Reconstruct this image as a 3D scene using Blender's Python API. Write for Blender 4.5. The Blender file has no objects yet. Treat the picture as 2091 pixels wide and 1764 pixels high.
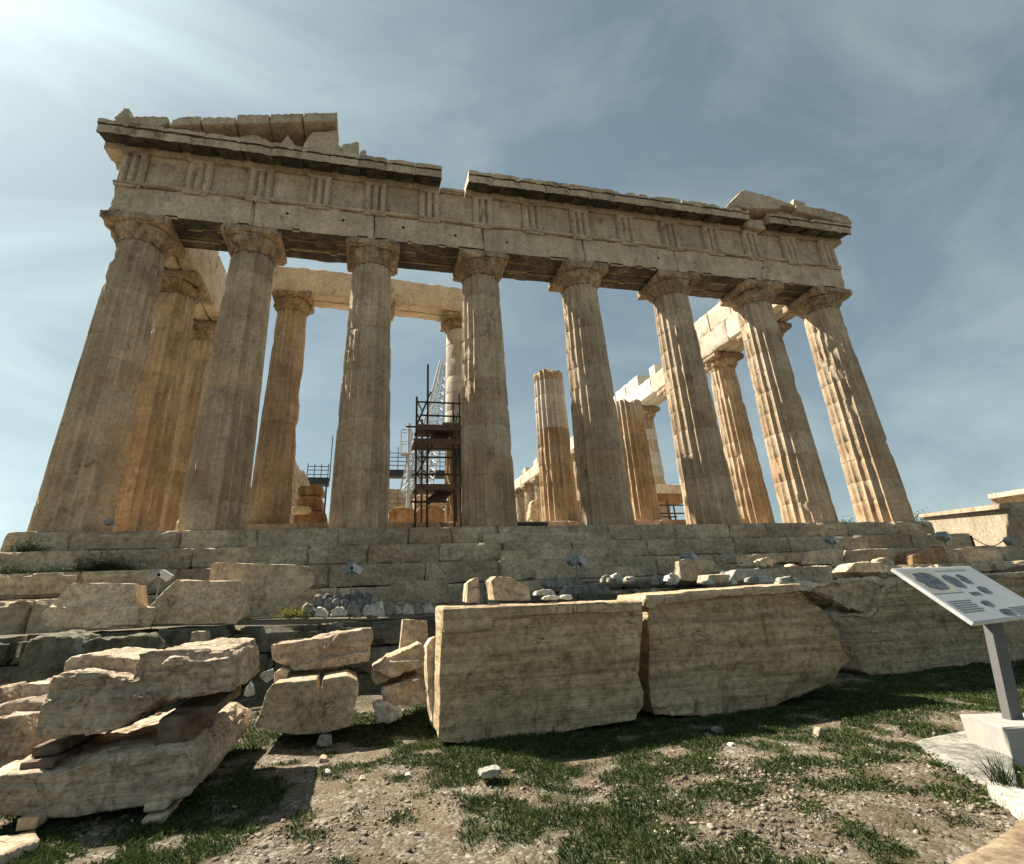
import bpy, bmesh, math, random
import numpy as np
from mathutils import Vector, Matrix, noise
R_ = math.radians
S = bpy.context.scene
C = S.collection

# ------------------------------------------------------------------ camera
def rotm(a, b, c):
    ca, sa, cb, sb, cc, sc = math.cos(a), math.sin(a), math.cos(b), math.sin(b), math.cos(c), math.sin(c)
    Rz = np.array([[ca, -sa, 0], [sa, ca, 0], [0, 0, 1]]); Rx = np.array([[1, 0, 0], [0, cb, -sb], [0, sb, cb]])
    Ry = np.array([[cc, 0, sc], [0, 1, 0], [-sc, 0, cc]])
    return Rz @ Rx @ Ry
CAM = np.array([-6.2397, -17.5256, -1.9431]); RM = rotm(-0.2374, 0.3788, 0.0406)
PW, PH, F, CX, CY = 2091.0, 1764.0, 1058.0, 996.7, 787.4
cd = bpy.data.cameras.new('camera'); cam = bpy.data.objects.new('camera', cd); C.objects.link(cam)
cd.sensor_fit = 'HORIZONTAL'; cd.sensor_width = 36; cd.lens = F/PW*36
cd.shift_x = (PW/2-CX)/PW; cd.shift_y = -(PH/2-CY)/PW
cd.clip_start = 0.05; cd.clip_end = 4000
M = Matrix([[RM[0][0], RM[0][2], -RM[0][1], CAM[0]], [RM[1][0], RM[1][2], -RM[1][1], CAM[1]], [RM[2][0], RM[2][2], -RM[2][1], CAM[2]], [0, 0, 0, 1]])
cam.matrix_world = M
S.camera = cam
def ray(u, v): return RM @ np.array([(u-CX)/F, 1, -(v-CY)/F])
def P(u, v, y): d = ray(u, v); return CAM + d*(y-CAM[1])/d[1]
def PZ(u, v, z): d = ray(u, v); return CAM + d*(z-CAM[2])/d[2]

# ------------------------------------------------------------------ light
SUN = Vector((-math.sin(R_(51))*math.cos(R_(47)), math.cos(R_(51))*math.cos(R_(47)), math.sin(R_(47))))
sun_el = math.asin(SUN.z); sun_az = math.atan2(SUN.x, SUN.y)
ld = bpy.data.lights.new('sun', 'SUN'); ld.energy = 5.0; ld.angle = R_(0.5); ld.color = (1, 0.9, 0.74)
lo = bpy.data.objects.new('sun', ld); C.objects.link(lo); lo.rotation_euler = SUN.to_track_quat('Z', 'Y').to_euler()
W = bpy.data.worlds.new('World'); S.world = W; W.use_nodes = True
nt = W.node_tree; N = nt.nodes; L = nt.links; N.clear()
out = N.new('ShaderNodeOutputWorld'); bg = N.new('ShaderNodeBackground'); bg.inputs[1].default_value = 0.080
sky = N.new('ShaderNodeTexSky'); sky.sky_type = 'NISHITA'; sky.sun_disc = False
sky.sun_elevation = sun_el; sky.sun_rotation = sun_az; sky.air_density = 1.0; sky.dust_density = 1.2; sky.ozone_density = 1.2; sky.altitude = 150
tc = N.new('ShaderNodeTexCoord'); mp = N.new('ShaderNodeMapping'); mp.inputs['Scale'].default_value = (0.8, 2.2, 2.6); mp.inputs['Rotation'].default_value = (0.2, -0.75, 0.5)
n1 = N.new('ShaderNodeTexNoise'); n1.inputs['Scale'].default_value = 1.7; n1.inputs['Detail'].default_value = 9; n1.inputs['Roughness'].default_value = 0.58; n1.inputs['Distortion'].default_value = 0.5
cr = N.new('ShaderNodeValToRGB'); cr.color_ramp.elements[0].position = 0.40; cr.color_ramp.elements[1].position = 0.66
cr.color_ramp.elements[0].color = (0, 0, 0, 1); cr.color_ramp.elements[1].color = (1, 1, 1, 1)
bw = N.new('ShaderNodeRGBToBW'); cc = N.new('ShaderNodeMix'); cc.data_type = 'RGBA'; cc.blend_type = 'MULTIPLY'; cc.inputs[0].default_value = 1
cc.inputs[7].default_value = (1.15, 1.17, 1.18, 1)
mx = N.new('ShaderNodeMix'); mx.data_type = 'RGBA'
ml = N.new('ShaderNodeMath'); ml.operation = 'MULTIPLY_ADD'; ml.inputs[1].default_value = 0.8; ml.inputs[2].default_value = 0.08
L.new(tc.outputs['Generated'], mp.inputs[0]); L.new(mp.outputs[0], n1.inputs[0]); L.new(n1.outputs[0], cr.inputs[0])
L.new(cr.outputs[0], ml.inputs[0]); L.new(ml.outputs[0], mx.inputs[0])
gm = N.new('ShaderNodeGamma'); gm.inputs[1].default_value = 0.72; hsv = N.new('ShaderNodeHueSaturation'); hsv.inputs['Saturation'].default_value = 0.62; hsv.inputs['Value'].default_value = 0.88; L.new(sky.outputs[0], gm.inputs[0]); L.new(gm.outputs[0], hsv.inputs['Color'])
L.new(gm.outputs[0], bw.inputs[0]); L.new(bw.outputs[0], cc.inputs[6])
ca_ = N.new('ShaderNodeMix'); ca_.data_type = 'RGBA'; ca_.blend_type = 'ADD'; ca_.inputs[0].default_value = 1; ca_.inputs[7].default_value = (0.75, 0.86, 0.95, 1)
L.new(cc.outputs[2], ca_.inputs[6])
L.new(hsv.outputs[0], mx.inputs[6]); L.new(ca_.outputs[2], mx.inputs[7])
tint = N.new('ShaderNodeMix'); tint.data_type = 'RGBA'; tint.blend_type = 'MULTIPLY'; tint.inputs[0].default_value = 1; tint.inputs[7].default_value = (0.78, 0.93, 0.93, 1); L.new(mx.outputs[2], tint.inputs[6]); L.new(tint.outputs[2], bg.inputs[0]); L.new(bg.outputs[0], out.inputs[0])
S.view_settings.view_transform = 'Standard'; S.view_settings.look = 'None'; S.view_settings.exposure = 1.2; S.view_settings.gamma = 1
S.cycles.max_bounces = 6; S.cycles.diffuse_bounces = 4

# ------------------------------------------------------------------ materials
def principled(name, rough=0.9):
    m = bpy.data.materials.new(name); m.use_nodes = True
    b = m.node_tree.nodes['Principled BSDF']; b.inputs['Roughness'].default_value = rough
    b.inputs['Specular IOR Level'].default_value = 0.25
    return m, m.node_tree.nodes, m.node_tree.links, b
def noise_node(N, L, co, scale, detail=6, rough=0.6, sc=(1, 1, 1), dist=0, rot=(0, 0, 0)):
    mp = N.new('ShaderNodeMapping'); mp.inputs['Scale'].default_value = sc; mp.inputs['Rotation'].default_value = rot
    n = N.new('ShaderNodeTexNoise'); n.inputs['Scale'].default_value = scale; n.inputs['Detail'].default_value = detail
    n.inputs['Roughness'].default_value = rough; n.inputs['Distortion'].default_value = dist
    L.new(co, mp.inputs[0]); L.new(mp.outputs[0], n.inputs[0]); return n.outputs[0]
def ramp(N, L, f, stops):
    r = N.new('ShaderNodeValToRGB'); e = r.color_ramp.elements
    while len(e) < len(stops): e.new(0.5)
    for i, (p, c) in enumerate(stops):
        e[i].position = p; e[i].color = (c[0], c[1], c[2], 1) if hasattr(c, '__len__') else (c, c, c, 1)
    L.new(f, r.inputs[0]); return r.outputs[0]
def mix(N, L, f, a, b, mode='MIX'):
    m = N.new('ShaderNodeMix'); m.data_type = 'RGBA'; m.blend_type = mode
    for s, v in ((0, f), (6, a), (7, b)):
        if hasattr(v, 'links'): L.new(v, m.inputs[s])
        elif hasattr(v, '__len__'): m.inputs[s].default_value = (v[0], v[1], v[2], 1)
        else: m.inputs[s].default_value = v
    return m.outputs[2]
def math_(N, L, op, a, b=None, c=None, clamp=False):
    m = N.new('ShaderNodeMath'); m.operation = op; m.use_clamp = clamp
    for i, v in enumerate((a, b, c)):
        if v is None: continue
        if hasattr(v, 'links'): L.new(v, m.inputs[i])
        else: m.inputs[i].default_value = v
    return m.outputs[0]
def stone(name, dark, mid, light, crust=(0.03, 0.027, 0.024), crust_amt=0.5, streak=(3, 3, 0.35), streak_amt=0.5, scale=1.0, bump=0.5, warm=(0.28, 0.205, 0.135), strata=0.0, fine=1.0, cracks=0.7):
    if name not in ('grey_rubble', 'dark_limestone', 'white_stone', 'crust_shade_marble'): dark, mid, light = [(min(.8, c[0]*1.06), c[1]*1.0, c[2]*0.95) for c in (dark, mid, light)]
    m, N, L, b = principled(name)
    tc = N.new('ShaderNodeTexCoord'); oi = N.new('ShaderNodeObjectInfo')
    add = N.new('ShaderNodeVectorMath'); add.operation = 'MULTIPLY_ADD'; add.inputs[1].default_value = (1, 1, 1)
    L.new(tc.outputs['Object'], add.inputs[0])
    cb = N.new('ShaderNodeCombineXYZ'); rr = math_(N, L, 'MULTIPLY', oi.outputs['Random'], 37.0)
    L.new(rr, cb.inputs[0]); L.new(rr, cb.inputs[2]); L.new(cb.outputs[0], add.inputs[2]); co = add.outputs[0]
    big = noise_node(N, L, co, 0.9*scale, 7, 0.62)
    col = ramp(N, L, big, [(0.3, dark), (0.5, mid), (0.7, light)])
    st = noise_node(N, L, co, 1.6*scale, 6, 0.65, streak, 0.4)
    stf = ramp(N, L, st, [(0.30, 1-streak_amt), (0.62, 1.0)])
    col = mix(N, L, 1.0, col, stf, 'MULTIPLY')
    at = N.new('ShaderNodeAttribute'); at.attribute_name = 'warm'
    wn = noise_node(N, L, co, 0.7*scale, 5, 0.6)
    wf = math_(N, L, 'MULTIPLY', at.outputs['Fac'], ramp(N, L, wn, [(0.3, 0.25), (0.6, 1.0)]), clamp=True)
    wf = math_(N, L, 'MULTIPLY', wf, 0.5)
    col = mix(N, L, wf, col, mix(N, L, 1.0, col, [w*3.2 for w in warm], 'MULTIPLY'))
    at2 = N.new('ShaderNodeAttribute'); at2.attribute_name = 'fresh'
    fc = ramp(N, L, big, [(0.3, (0.50, 0.47, 0.41)), (0.6, (0.62, 0.60, 0.55))])
    col = mix(N, L, at2.outputs['Fac'], col, fc)
    fn = noise_node(N, L, co, 9.0*scale, 8, 0.7)
    col = mix(N, L, 0.9*fine, col, ramp(N, L, fn, [(0.32, 0.45), (0.5, 0.98), (0.68, 1.3)]), 'MULTIPLY')
    cn = noise_node(N, L, co, 2.3*scale, 9, 0.72, (1, 1, 0.6), 0.6)
    cf = math_(N, L, 'MULTIPLY', ramp(N, L, cn, [(0.56, 0.0), (0.68, 1.0)]), crust_amt)
    inv = math_(N, L, 'SUBTRACT', 1.0, math_(N, L, 'MULTIPLY', at2.outputs['Fac'], 0.85))
    cf = math_(N, L, 'MULTIPLY', cf, inv)
    col = mix(N, L, cf, col, crust)
    at3 = N.new('ShaderNodeAttribute'); at3.attribute_name = 'tone'
    tn = math_(N, L, 'MULTIPLY_ADD', at3.outputs['Fac'], 0.35, 1.0)
    tcb = N.new('ShaderNodeCombineXYZ'); [L.new(tn, tcb.inputs[i]) for i in range(3)]
    col = mix(N, L, 1.0, col, tcb.outputs[0], 'MULTIPLY')
    L.new(col, b.inputs['Base Color'])
    if cracks:
        ck = noise_node(N, L, co, 1.1*scale, 7, 0.55, (1, 1, 1.6), 0.8); ab = math_(N, L, 'ABSOLUTE', math_(N, L, 'SUBTRACT', ck, 0.5))
        cm = ramp(N, L, ab, [(0.0, 1.0), (0.010, 0.0)]); cm = math_(N, L, 'MULTIPLY', cm, ramp(N, L, noise_node(N, L, co, 1.7*scale, 3), [(0.45, 0.0), (0.55, cracks)]))
        col0 = mix(N, L, cm, col, (0.03, 0.024, 0.018)); L.new(col0, b.inputs['Base Color'])
    h = math_(N, L, 'ADD', math_(N, L, 'MULTIPLY', fn, 0.6), math_(N, L, 'MULTIPLY', cn, 0.8))
    f2 = noise_node(N, L, co, 34*scale, 5, 0.7); h = math_(N, L, 'MULTIPLY_ADD', f2, 0.25, h)
    if strata:
        s2 = noise_node(N, L, co, 2.2*scale, 8, 0.7, (0.5, 0.5, 7), 0.5, (0, 0.04, 0)); h = math_(N, L, 'MULTIPLY_ADD', s2, strata, h)
    bp = N.new('ShaderNodeBump'); bp.inputs['Strength'].default_value = bump; bp.inputs['Distance'].default_value = 0.05/scale
    L.new(h, bp.inputs['Height']); L.new(bp.outputs[0], b.inputs['Normal'])
    return m
def plain(name, col, rough=0.6, metal=0, var=0.25, scale=12):
    m, N, L, b = principled(name, rough); b.inputs['Metallic'].default_value = metal
    tc = N.new('ShaderNodeTexCoord'); n = noise_node(N, L, tc.outputs['Object'], scale, 6)
    c = mix(N, L, 1.0, col, ramp(N, L, n, [(0.3, 1-var), (0.7, 1+var*0.4)]), 'MULTIPLY'); L.new(c, b.inputs['Base Color'])
    return m
MT = {}
MT['facade'] = stone('weathered_marble', (0.33, 0.28, 0.21), (0.47, 0.41, 0.315), (0.58, 0.515, 0.41), crust_amt=0.6, streak_amt=0.25, streak=(2, 2, 0.4), scale=1.0, cracks=0.25, fine=0.65, bump=0.35)
MT['crust_shade'] = stone('crust_shade_marble', (0.045, 0.045, 0.042), (0.085, 0.08, 0.07), (0.26, 0.22, 0.16), crust_amt=0.8, streak_amt=0.4, scale=1.2)  # black crust, with the dark underside shade put into its colour too
MT['column'] = stone('column_marble', (0.34, 0.275, 0.195), (0.46, 0.385, 0.285), (0.56, 0.485, 0.37), crust_amt=0.5, streak=(2.5, 2.5, 0.2), streak_amt=0.3, bump=0.35, cracks=0.25, fine=0.6)
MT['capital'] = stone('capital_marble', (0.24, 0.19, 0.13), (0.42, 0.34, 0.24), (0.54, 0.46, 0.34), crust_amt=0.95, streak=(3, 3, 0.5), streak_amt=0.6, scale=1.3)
MT['white'] = stone('pale_restored_marble', (0.5, 0.46, 0.37), (0.62, 0.58, 0.49), (0.72, 0.69, 0.61), crust_amt=0.15, streak_amt=0.2)
MT['step'] = stone('step_marble', (0.29, 0.245, 0.175), (0.44, 0.38, 0.28), (0.56, 0.49, 0.375), crust_amt=0.6, streak=(0.6, 1, 3), streak_amt=0.35, cracks=0.35)
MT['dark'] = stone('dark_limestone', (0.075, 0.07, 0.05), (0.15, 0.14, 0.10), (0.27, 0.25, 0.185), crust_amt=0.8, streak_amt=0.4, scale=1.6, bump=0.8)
MT['slab'] = stone('banded_marble', (0.42, 0.33, 0.205), (0.56, 0.46, 0.31), (0.66, 0.56, 0.40), crust=(0.13, 0.085, 0.045), crust_amt=0.75, streak=(0.3, 0.3, 6.5), streak_amt=0.5, scale=1.7, bump=0.7, strata=1.5)
MT['block'] = stone('fallen_marble', (0.36, 0.29, 0.195), (0.52, 0.44, 0.32), (0.66, 0.58, 0.45), crust_amt=0.6, streak=(1, 1, 2), streak_amt=0.35, scale=2.2, bump=0.8)
MT['pink'] = stone('rough_marble', (0.32, 0.255, 0.185), (0.50, 0.42, 0.325), (0.66, 0.58, 0.47), crust=(0.10, 0.06, 0.045), crust_amt=0.75, streak=(0.8, 0.8, 3), streak_amt=0.4, scale=2.8, bump=1.0, strata=1.5)
MT['grey'] = stone('grey_rubble', (0.16, 0.165, 0.145), (0.29, 0.285, 0.25), (0.46, 0.45, 0.40), crust_amt=0.4, scale=3.0, bump=0.9)
MT['whitestone'] = stone('white_stone', (0.48, 0.455, 0.39), (0.62, 0.60, 0.53), (0.74, 0.72, 0.65), crust_amt=0.25, scale=4.0, bump=0.8)
MT['pathstone'] = stone('worn_path_stone', (0.20, 0.155, 0.105), (0.28, 0.225, 0.155), (0.36, 0.30, 0.21), crust_amt=0.3, scale=2.5, cracks=0.3)
MT['rust'] = stone('rust_stained_stone', (0.19, 0.12, 0.065), (0.30, 0.20, 0.115), (0.42, 0.30, 0.19), crust_amt=0.4, scale=2.0, bump=0.6)
MT['metal'] = plain('painted_grey_metal', (0.24, 0.26, 0.26), 0.5)
MT['lens'] = plain('pale_enamel', (0.55, 0.57, 0.56), 0.35)
MT['enamel'] = plain('pale_grey_housing', (0.5, 0.51, 0.5), 0.45)
MT['steel'] = plain('dark_scaffold_steel', (0.05, 0.048, 0.05), 0.55, 0.3)
MT['plank'] = plain('scaffold_plank', (0.13, 0.10, 0.085), 0.85, 0, 0.5)
MT['crane'] = plain('white_crane_paint', (0.42, 0.44, 0.45), 0.5)
MT['wood'] = plain('old_timber', (0.17, 0.125, 0.09), 0.9, 0, 0.6)
MT['concrete'] = plain('pale_concrete', (0.37, 0.36, 0.335), 0.85, 0, 0.15, 6)
MT['post'] = plain('grey_post_paint', (0.12, 0.12, 0.12), 0.55, 0, 0.1)

# ------------------------------------------------------------------ helpers
WL = {}
def prop(o, label=None, cat=None, group=None, kind=None):
    if label: o['label'] = label
    if cat: o['category'] = cat
    if group: o['group'] = group
    if kind: o['kind'] = kind
    return o
def link(o, origin, parent=None):
    C.objects.link(o); WL[o.name] = Vector(origin)
    if parent is not None:
        o.parent = parent; o.location = Vector(origin)-WL[parent.name]
    else: o.location = Vector(origin)
    return o
def empty(name, loc, label=None, cat=None, group=None, kind=None, parent=None):
    o = bpy.data.objects.new(name, None); o.empty_display_size = 0.2
    link(o, loc, parent); return prop(o, label, cat, group, kind)
def mk(name, data, mat, parent=None, origin=None, smooth=True, sharp=35):
    vs, fs = data[0], data[1]; attrs = data[2] if len(data) > 2 else {}
    vs = np.asarray(vs, dtype=float).reshape(-1, 3)
    if origin is None: origin = ((vs[:, 0].min()+vs[:, 0].max())/2, (vs[:, 1].min()+vs[:, 1].max())/2, vs[:, 2].min())
    me = bpy.data.meshes.new(name); me.from_pydata((vs-np.array(origin)).tolist(), [], fs); me.update()
    for k, a in attrs.items():
        t = me.attributes.new(k, 'FLOAT', 'POINT'); t.data.foreach_set('value', np.asarray(a, dtype=np.float32) if hasattr(a, '__len__') else np.full(len(vs), a, dtype=np.float32))
    bm = bmesh.new(); bm.from_mesh(me); bmesh.ops.recalc_face_normals(bm, faces=bm.faces); bm.to_mesh(me); bm.free()
    if smooth:
        me.polygons.foreach_set('use_smooth', [True]*len(me.polygons))
        if sharp: me.set_sharp_from_angle(angle=R_(sharp))
    me.materials.append(MT[mat] if isinstance(mat, str) else mat)
    o = bpy.data.objects.new(name, me); return link(o, origin, parent)
def crust_shade_soffit(o, fn):  # down-facing faces get the crust that also paints the soffit shade
    me = o.data; me.materials.append(MT['crust_shade'])
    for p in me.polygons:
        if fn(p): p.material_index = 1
def join(parts):
    V, Fs, A = [], [], {'tone': [], 'fresh': [], 'warm': []}; n = 0
    for p in parts:
        v, f = p[0], p[1]; a = p[2] if len(p) > 2 else {}
        V += [tuple(x) for x in v]; Fs += [[i+n for i in q] for q in f]
        for k in A:
            x = a.get(k, 0); A[k] += list(x) if hasattr(x, '__len__') else [x]*len(v)
        n += len(v)
    return V, Fs, A
nz = noise.noise
def fbm(p, o=3):
    s = 0; a = 1.0; q = Vector(p)
    for _ in range(o): s += a*nz(q); q = q*2.03; a *= 0.5
    return s
def lat(a, b, seg, c):
    n = max(1, int(round((b-a-2*c)/seg))); xs = [a]+[a+c+(b-a-2*c)*i/n for i in range(n+1)]+[b]
    return xs
def wbox(x0, x1, y0, y1, z0, z1, seg=0.15, amp=0.008, chip=0.04, bias=0.0, tone=0, fresh=0, warm=0, seed=0, freq=2.5, xf=None):
    """box of worn stone: gridded faces, chipped edges"""
    c = min(chip, (x1-x0)/4, (y1-y0)/4, (z1-z0)/4)
    X, Y, Z = lat(x0, x1, seg, c), lat(y0, y1, seg, c), lat(z0, z1, seg, c)
    key = {}; V = []; Fs = []; sd = Vector((seed*7.3, seed*3.1, seed*5.7))
    def vid(i, j, k):
        q = key.get((i, j, k))
        if q is None:
            p = Vector((X[i], Y[j], Z[k]))
            d = [(min(p.x-x0, x1-p.x), 0), (min(p.y-y0, y1-p.y), 1), (min(p.z-z0, z1-p.z), 2)]; ds = sorted(d)
            s = p+sd
            if c > 0.004:
                n = fbm(s*freq, 2); st = max(0.0, 0.25+bias+n*1.3)
                if ds[1][0] < c*0.6:
                    for dd, ax in ds:
                        if dd < c*0.6:
                            lo, hi = (x0, x1) if ax == 0 else (y0, y1) if ax == 1 else (z0, z1)
                            p[ax] += (1 if p[ax]-lo < hi-p[ax] else -1)*c*st*0.9
            if amp: p += Vector((nz(s*freq*1.7), nz(s*freq*1.7+Vector((9, 0, 0))), nz(s*freq*1.7+Vector((0, 9, 0)))))*amp
            key[(i, j, k)] = q = len(V); V.append(p)
        return q
    nx, ny, nk = len(X)-1, len(Y)-1, len(Z)-1
    for i in range(nx):
        for j in range(ny):
            Fs.append([vid(i, j, 0), vid(i, j+1, 0), vid(i+1, j+1, 0), vid(i+1, j, 0)]); Fs.append([vid(i, j, nk), vid(i+1, j, nk), vid(i+1, j+1, nk), vid(i, j+1, nk)])
    for i in range(nx):
        for k in range(nk):
            Fs.append([vid(i, 0, k), vid(i+1, 0, k), vid(i+1, 0, k+1), vid(i, 0, k+1)]); Fs.append([vid(i, ny, k), vid(i, ny, k+1), vid(i+1, ny, k+1), vid(i+1, ny, k)])
    for j in range(ny):
        for k in range(nk):
            Fs.append([vid(0, j, k), vid(0, j, k+1), vid(0, j+1, k+1), vid(0, j+1, k)]); Fs.append([vid(nx, j, k), vid(nx, j+1, k), vid(nx, j+1, k+1), vid(nx, j, k+1)])
    if xf: V = [xf(v) for v in V]
    return V, Fs, {'tone': tone, 'fresh': fresh, 'warm': warm}
def box(x0, x1, y0, y1, z0, z1, xf=None):
    V = [Vector((x, y, z)) for x in (x0, x1) for y in (y0, y1) for z in (z0, z1)]
    if xf: V = [xf(v) for v in V]
    return V, [[0, 1, 3, 2], [4, 6, 7, 5], [0, 4, 5, 1], [2, 3, 7, 6], [0, 2, 6, 4], [1, 5, 7, 3]]
def tube(a, b, r, n=8):
    a, b = Vector(a), Vector(b); d = (b-a).normalized(); q = d.to_track_quat('Z', 'Y')
    V = []; Fs = []
    for e in (a, b):
        for i in range(n): V.append(e+q @ Vector((r*math.cos(2*math.pi*i/n), r*math.sin(2*math.pi*i/n), 0)))
    for i in range(n): Fs.append([i, (i+1) % n, n+(i+1) % n, n+i])
    Fs += [list(range(n))[::-1], list(range(n, 2*n))]
    return V, Fs
def prism(front, back):
    n = len(front)
    return [tuple(p) for p in front]+[tuple(p) for p in back], [list(range(n)), list(range(n, 2*n))[::-1]]+[[i, n+i, n+(i+1) % n, (i+1) % n] for i in range(n)]
def remeshed(data, voxel):
    me = bpy.data.meshes.new('tmp'); me.from_pydata([tuple(v) for v in data[0]], [], data[1])
    bm = bmesh.new(); bm.from_mesh(me); bmesh.ops.recalc_face_normals(bm, faces=bm.faces); bmesh.ops.triangulate(bm, faces=bm.faces); bm.to_mesh(me); bm.free()
    o = bpy.data.objects.new('tmp', me); C.objects.link(o)
    md = o.modifiers.new('r', 'REMESH'); md.mode = 'VOXEL'; md.voxel_size = voxel; md.use_smooth_shade = True
    dg = bpy.context.evaluated_depsgraph_get(); ev = bpy.data.meshes.new_from_object(o.evaluated_get(dg))
    bpy.data.objects.remove(o); bpy.data.meshes.remove(me); return ev
def rock(name, data, mat, voxel=0.03, amp=0.03, freq=3.0, strata=0.0, seed=None, label=None, cat=None, group=None, parent=None, tone=0, warm=0, fresh=0, ridge=0.0):
    """a solid turned into eroded stone: voxel remesh, then noise along the normal"""
    me = remeshed(data, voxel)
    if seed is None: seed = random.random()*50
    n = len(me.vertices); co = np.empty(n*3); me.vertices.foreach_get('co', co); co = co.reshape(-1, 3)
    no = np.empty(n*3); me.vertices.foreach_get('normal', no); no = no.reshape(-1, 3)
    sd = Vector((seed, seed*1.7, -seed)); D = np.empty(n)
    for i in range(n):
        p = Vector(co[i]); q = p*freq+sd
        d = fbm(q, 4)*amp - abs(nz(q*0.8+Vector((5, 5, 5))))*amp*0.5
        vd, vp = noise.voronoi(q*0.62); c0 = vp[0]; hs = Vector((nz(c0*7.1), nz(c0*5.3+Vector((3, 1, 2))), nz(c0*6.7+Vector((8, 2, 1)))))
        d = d*0.35+((q*0.62-c0).dot(hs))*amp*1.5+fbm(q*4.5, 3)*amp*0.35
        vd, vp = noise.voronoi(q*1.7); c0 = vp[0]; d += ((q*1.7-c0).dot(Vector((nz(c0*7.1), nz(c0*5.3+Vector((3, 1, 2))), nz(c0*6.7+Vector((8, 2, 1)))))))*amp*0.75
        if strata:
            cz = co[i][2]; tt = cz*13+1.6*nz(Vector((co[i][0]*1.1, co[i][1]*1.1, seed)))+0.5*nz(q*0.6); lyr = math.floor(tt); fr_ = tt-lyr
            d += strata*1.8*nz(Vector((lyr*3.77+seed, nz(q*0.3)*1.2, 0.5)))-(strata*0.8*max(0, 1-fr_*7))
        if ridge:
            t = nz(Vector(co[i])*freq*0.6+sd*2); d -= ridge*max(0, min(1, (t-0.05)*9))
        D[i] = d
    co += no*D[:, None]
    org = np.array([(co[:, 0].min()+co[:, 0].max())/2, (co[:, 1].min()+co[:, 1].max())/2, co[:, 2].min()])
    me.vertices.foreach_set('co', (co-org).ravel()); me.update()
    for k, v in (('tone', tone), ('warm', warm), ('fresh', fresh)):
        t = me.attributes.new(k, 'FLOAT', 'POINT'); t.data.foreach_set('value', np.full(n, v, dtype=np.float32))
    me.polygons.foreach_set('use_smooth', [True]*len(me.polygons)); me.set_sharp_from_angle(angle=R_(38))
    me.materials.clear(); me.materials.append(MT[mat]); me.name = name
    o = bpy.data.objects.new(name, me); link(o, org, parent); return prop(o, label, cat, group)
def union(*ps): return join(ps)[:2]
def outline(pts, y, depth, shrink=1.0, lift=0.0, side=0.0, yaw=0.0):
    """front face traced at depth plane y (turned by yaw about its middle), given real thickness"""
    um = sum(p[0] for p in pts)/len(pts); mid = P(um, sum(p[1] for p in pts)/len(pts), y)
    nrm = np.array([-math.sin(yaw), math.cos(yaw), 0]); fr = []
    for u, v in pts:
        d = ray(u, v); t = ((mid-CAM)@nrm)/(d@nrm); fr.append(CAM+d*t)
    c = sum(fr)/len(fr); ax = nrm*depth+np.array([side, 0, lift])
    bk = [c+(p-c)*shrink+ax for p in fr]
    return prism(fr, bk)
random.seed(4)

# ------------------------------------------------------------------ terrain
def sst(a, b, x): t = min(1, max(0, (x-a)/(b-a))); return t*t*(3-2*t)
def gz(x, y):
    z = -3.2
    right = sst(-2.5, 1.0, x)
    z += (1.0*right)*sst(-9.6, -7.5, y)
    z += 0.85*(1-right)*sst(-8.5, -8.2, y)
    z += 0.55*sst(11, 15, x)*sst(-9.5, -7, y)
    z += 0.35*sst(20, 60, math.hypot(x, y))*sst(-8, 10, y)
    if -17 < y < -7 and -12 < x < 6:
        z += 0.05*nz(Vector((x*0.9, y*0.9, 0)))+0.018*nz(Vector((x*4, y*4, 3)))
    else: z += 0.1*nz(Vector((x*0.2, y*0.2, 0)))
    return z
xs = [-400, -250, -150, -90, -60, -40, -28, -20, -16, -13]+list(np.arange(-11.5, 4.01, 0.07))+[4.3, 4.8, 5.5, 6.5, 8, 9.5, 11, 12, 13, 14, 15, 17, 20, 24, 30, 40, 60, 90, 150, 250, 400]
ys = [-400, -200, -100, -60, -40, -30, -24, -20, -18]+list(np.arange(-16.5, -8.5, 0.07))+[-8.2, -7.8, -7.3, -6.8, -6, -5.3, -5, -4.7, -4, -2, 0, 5, 12, 20, 30, 45, 60, 80, 110, 160, 250, 400]
def grass_density(x, y):
    d = fbm(Vector((x*3.4, y*3.4, 7.7)), 4)*1.5+fbm(Vector((x*0.7, y*0.7, 2.7)), 2)*0.4+0.16+0.2*sst(-6, -5, x)
    d += 0.55*sst(-13.4, -12.6, y)                                # lush in the shade of the blocks
    d += 0.25*math.exp(-((x+5.9)**2+(y+13.0)**2)/0.35)
    q = (x+6.15)+(y+13.2)*0.25                                     # bare trodden strip left of the big block
    d -= 1.1*math.exp(-(q/0.55)**2)*sst(-11.0, -12.0, y)
    d -= 0.4*sst(-3.8, -3.0, x)*sst(-14.0, -14.8, y)
    if x < -7.0: d += 0.5*sst(-12.6, -13.4, y)
    return d
V = [(x, y, gz(x, y)) for y in ys for x in xs]; nx = len(xs)
VEG = [sst(-0.05, 0.35, grass_density(x, y)) if -17 < y < -7 else 0.4 for y in ys for x in xs]
Fs = [[j*nx+i, j*nx+i+1, (j+1)*nx+i+1, (j+1)*nx+i] for j in range(len(ys)-1) for i in range(nx-1)]
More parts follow.
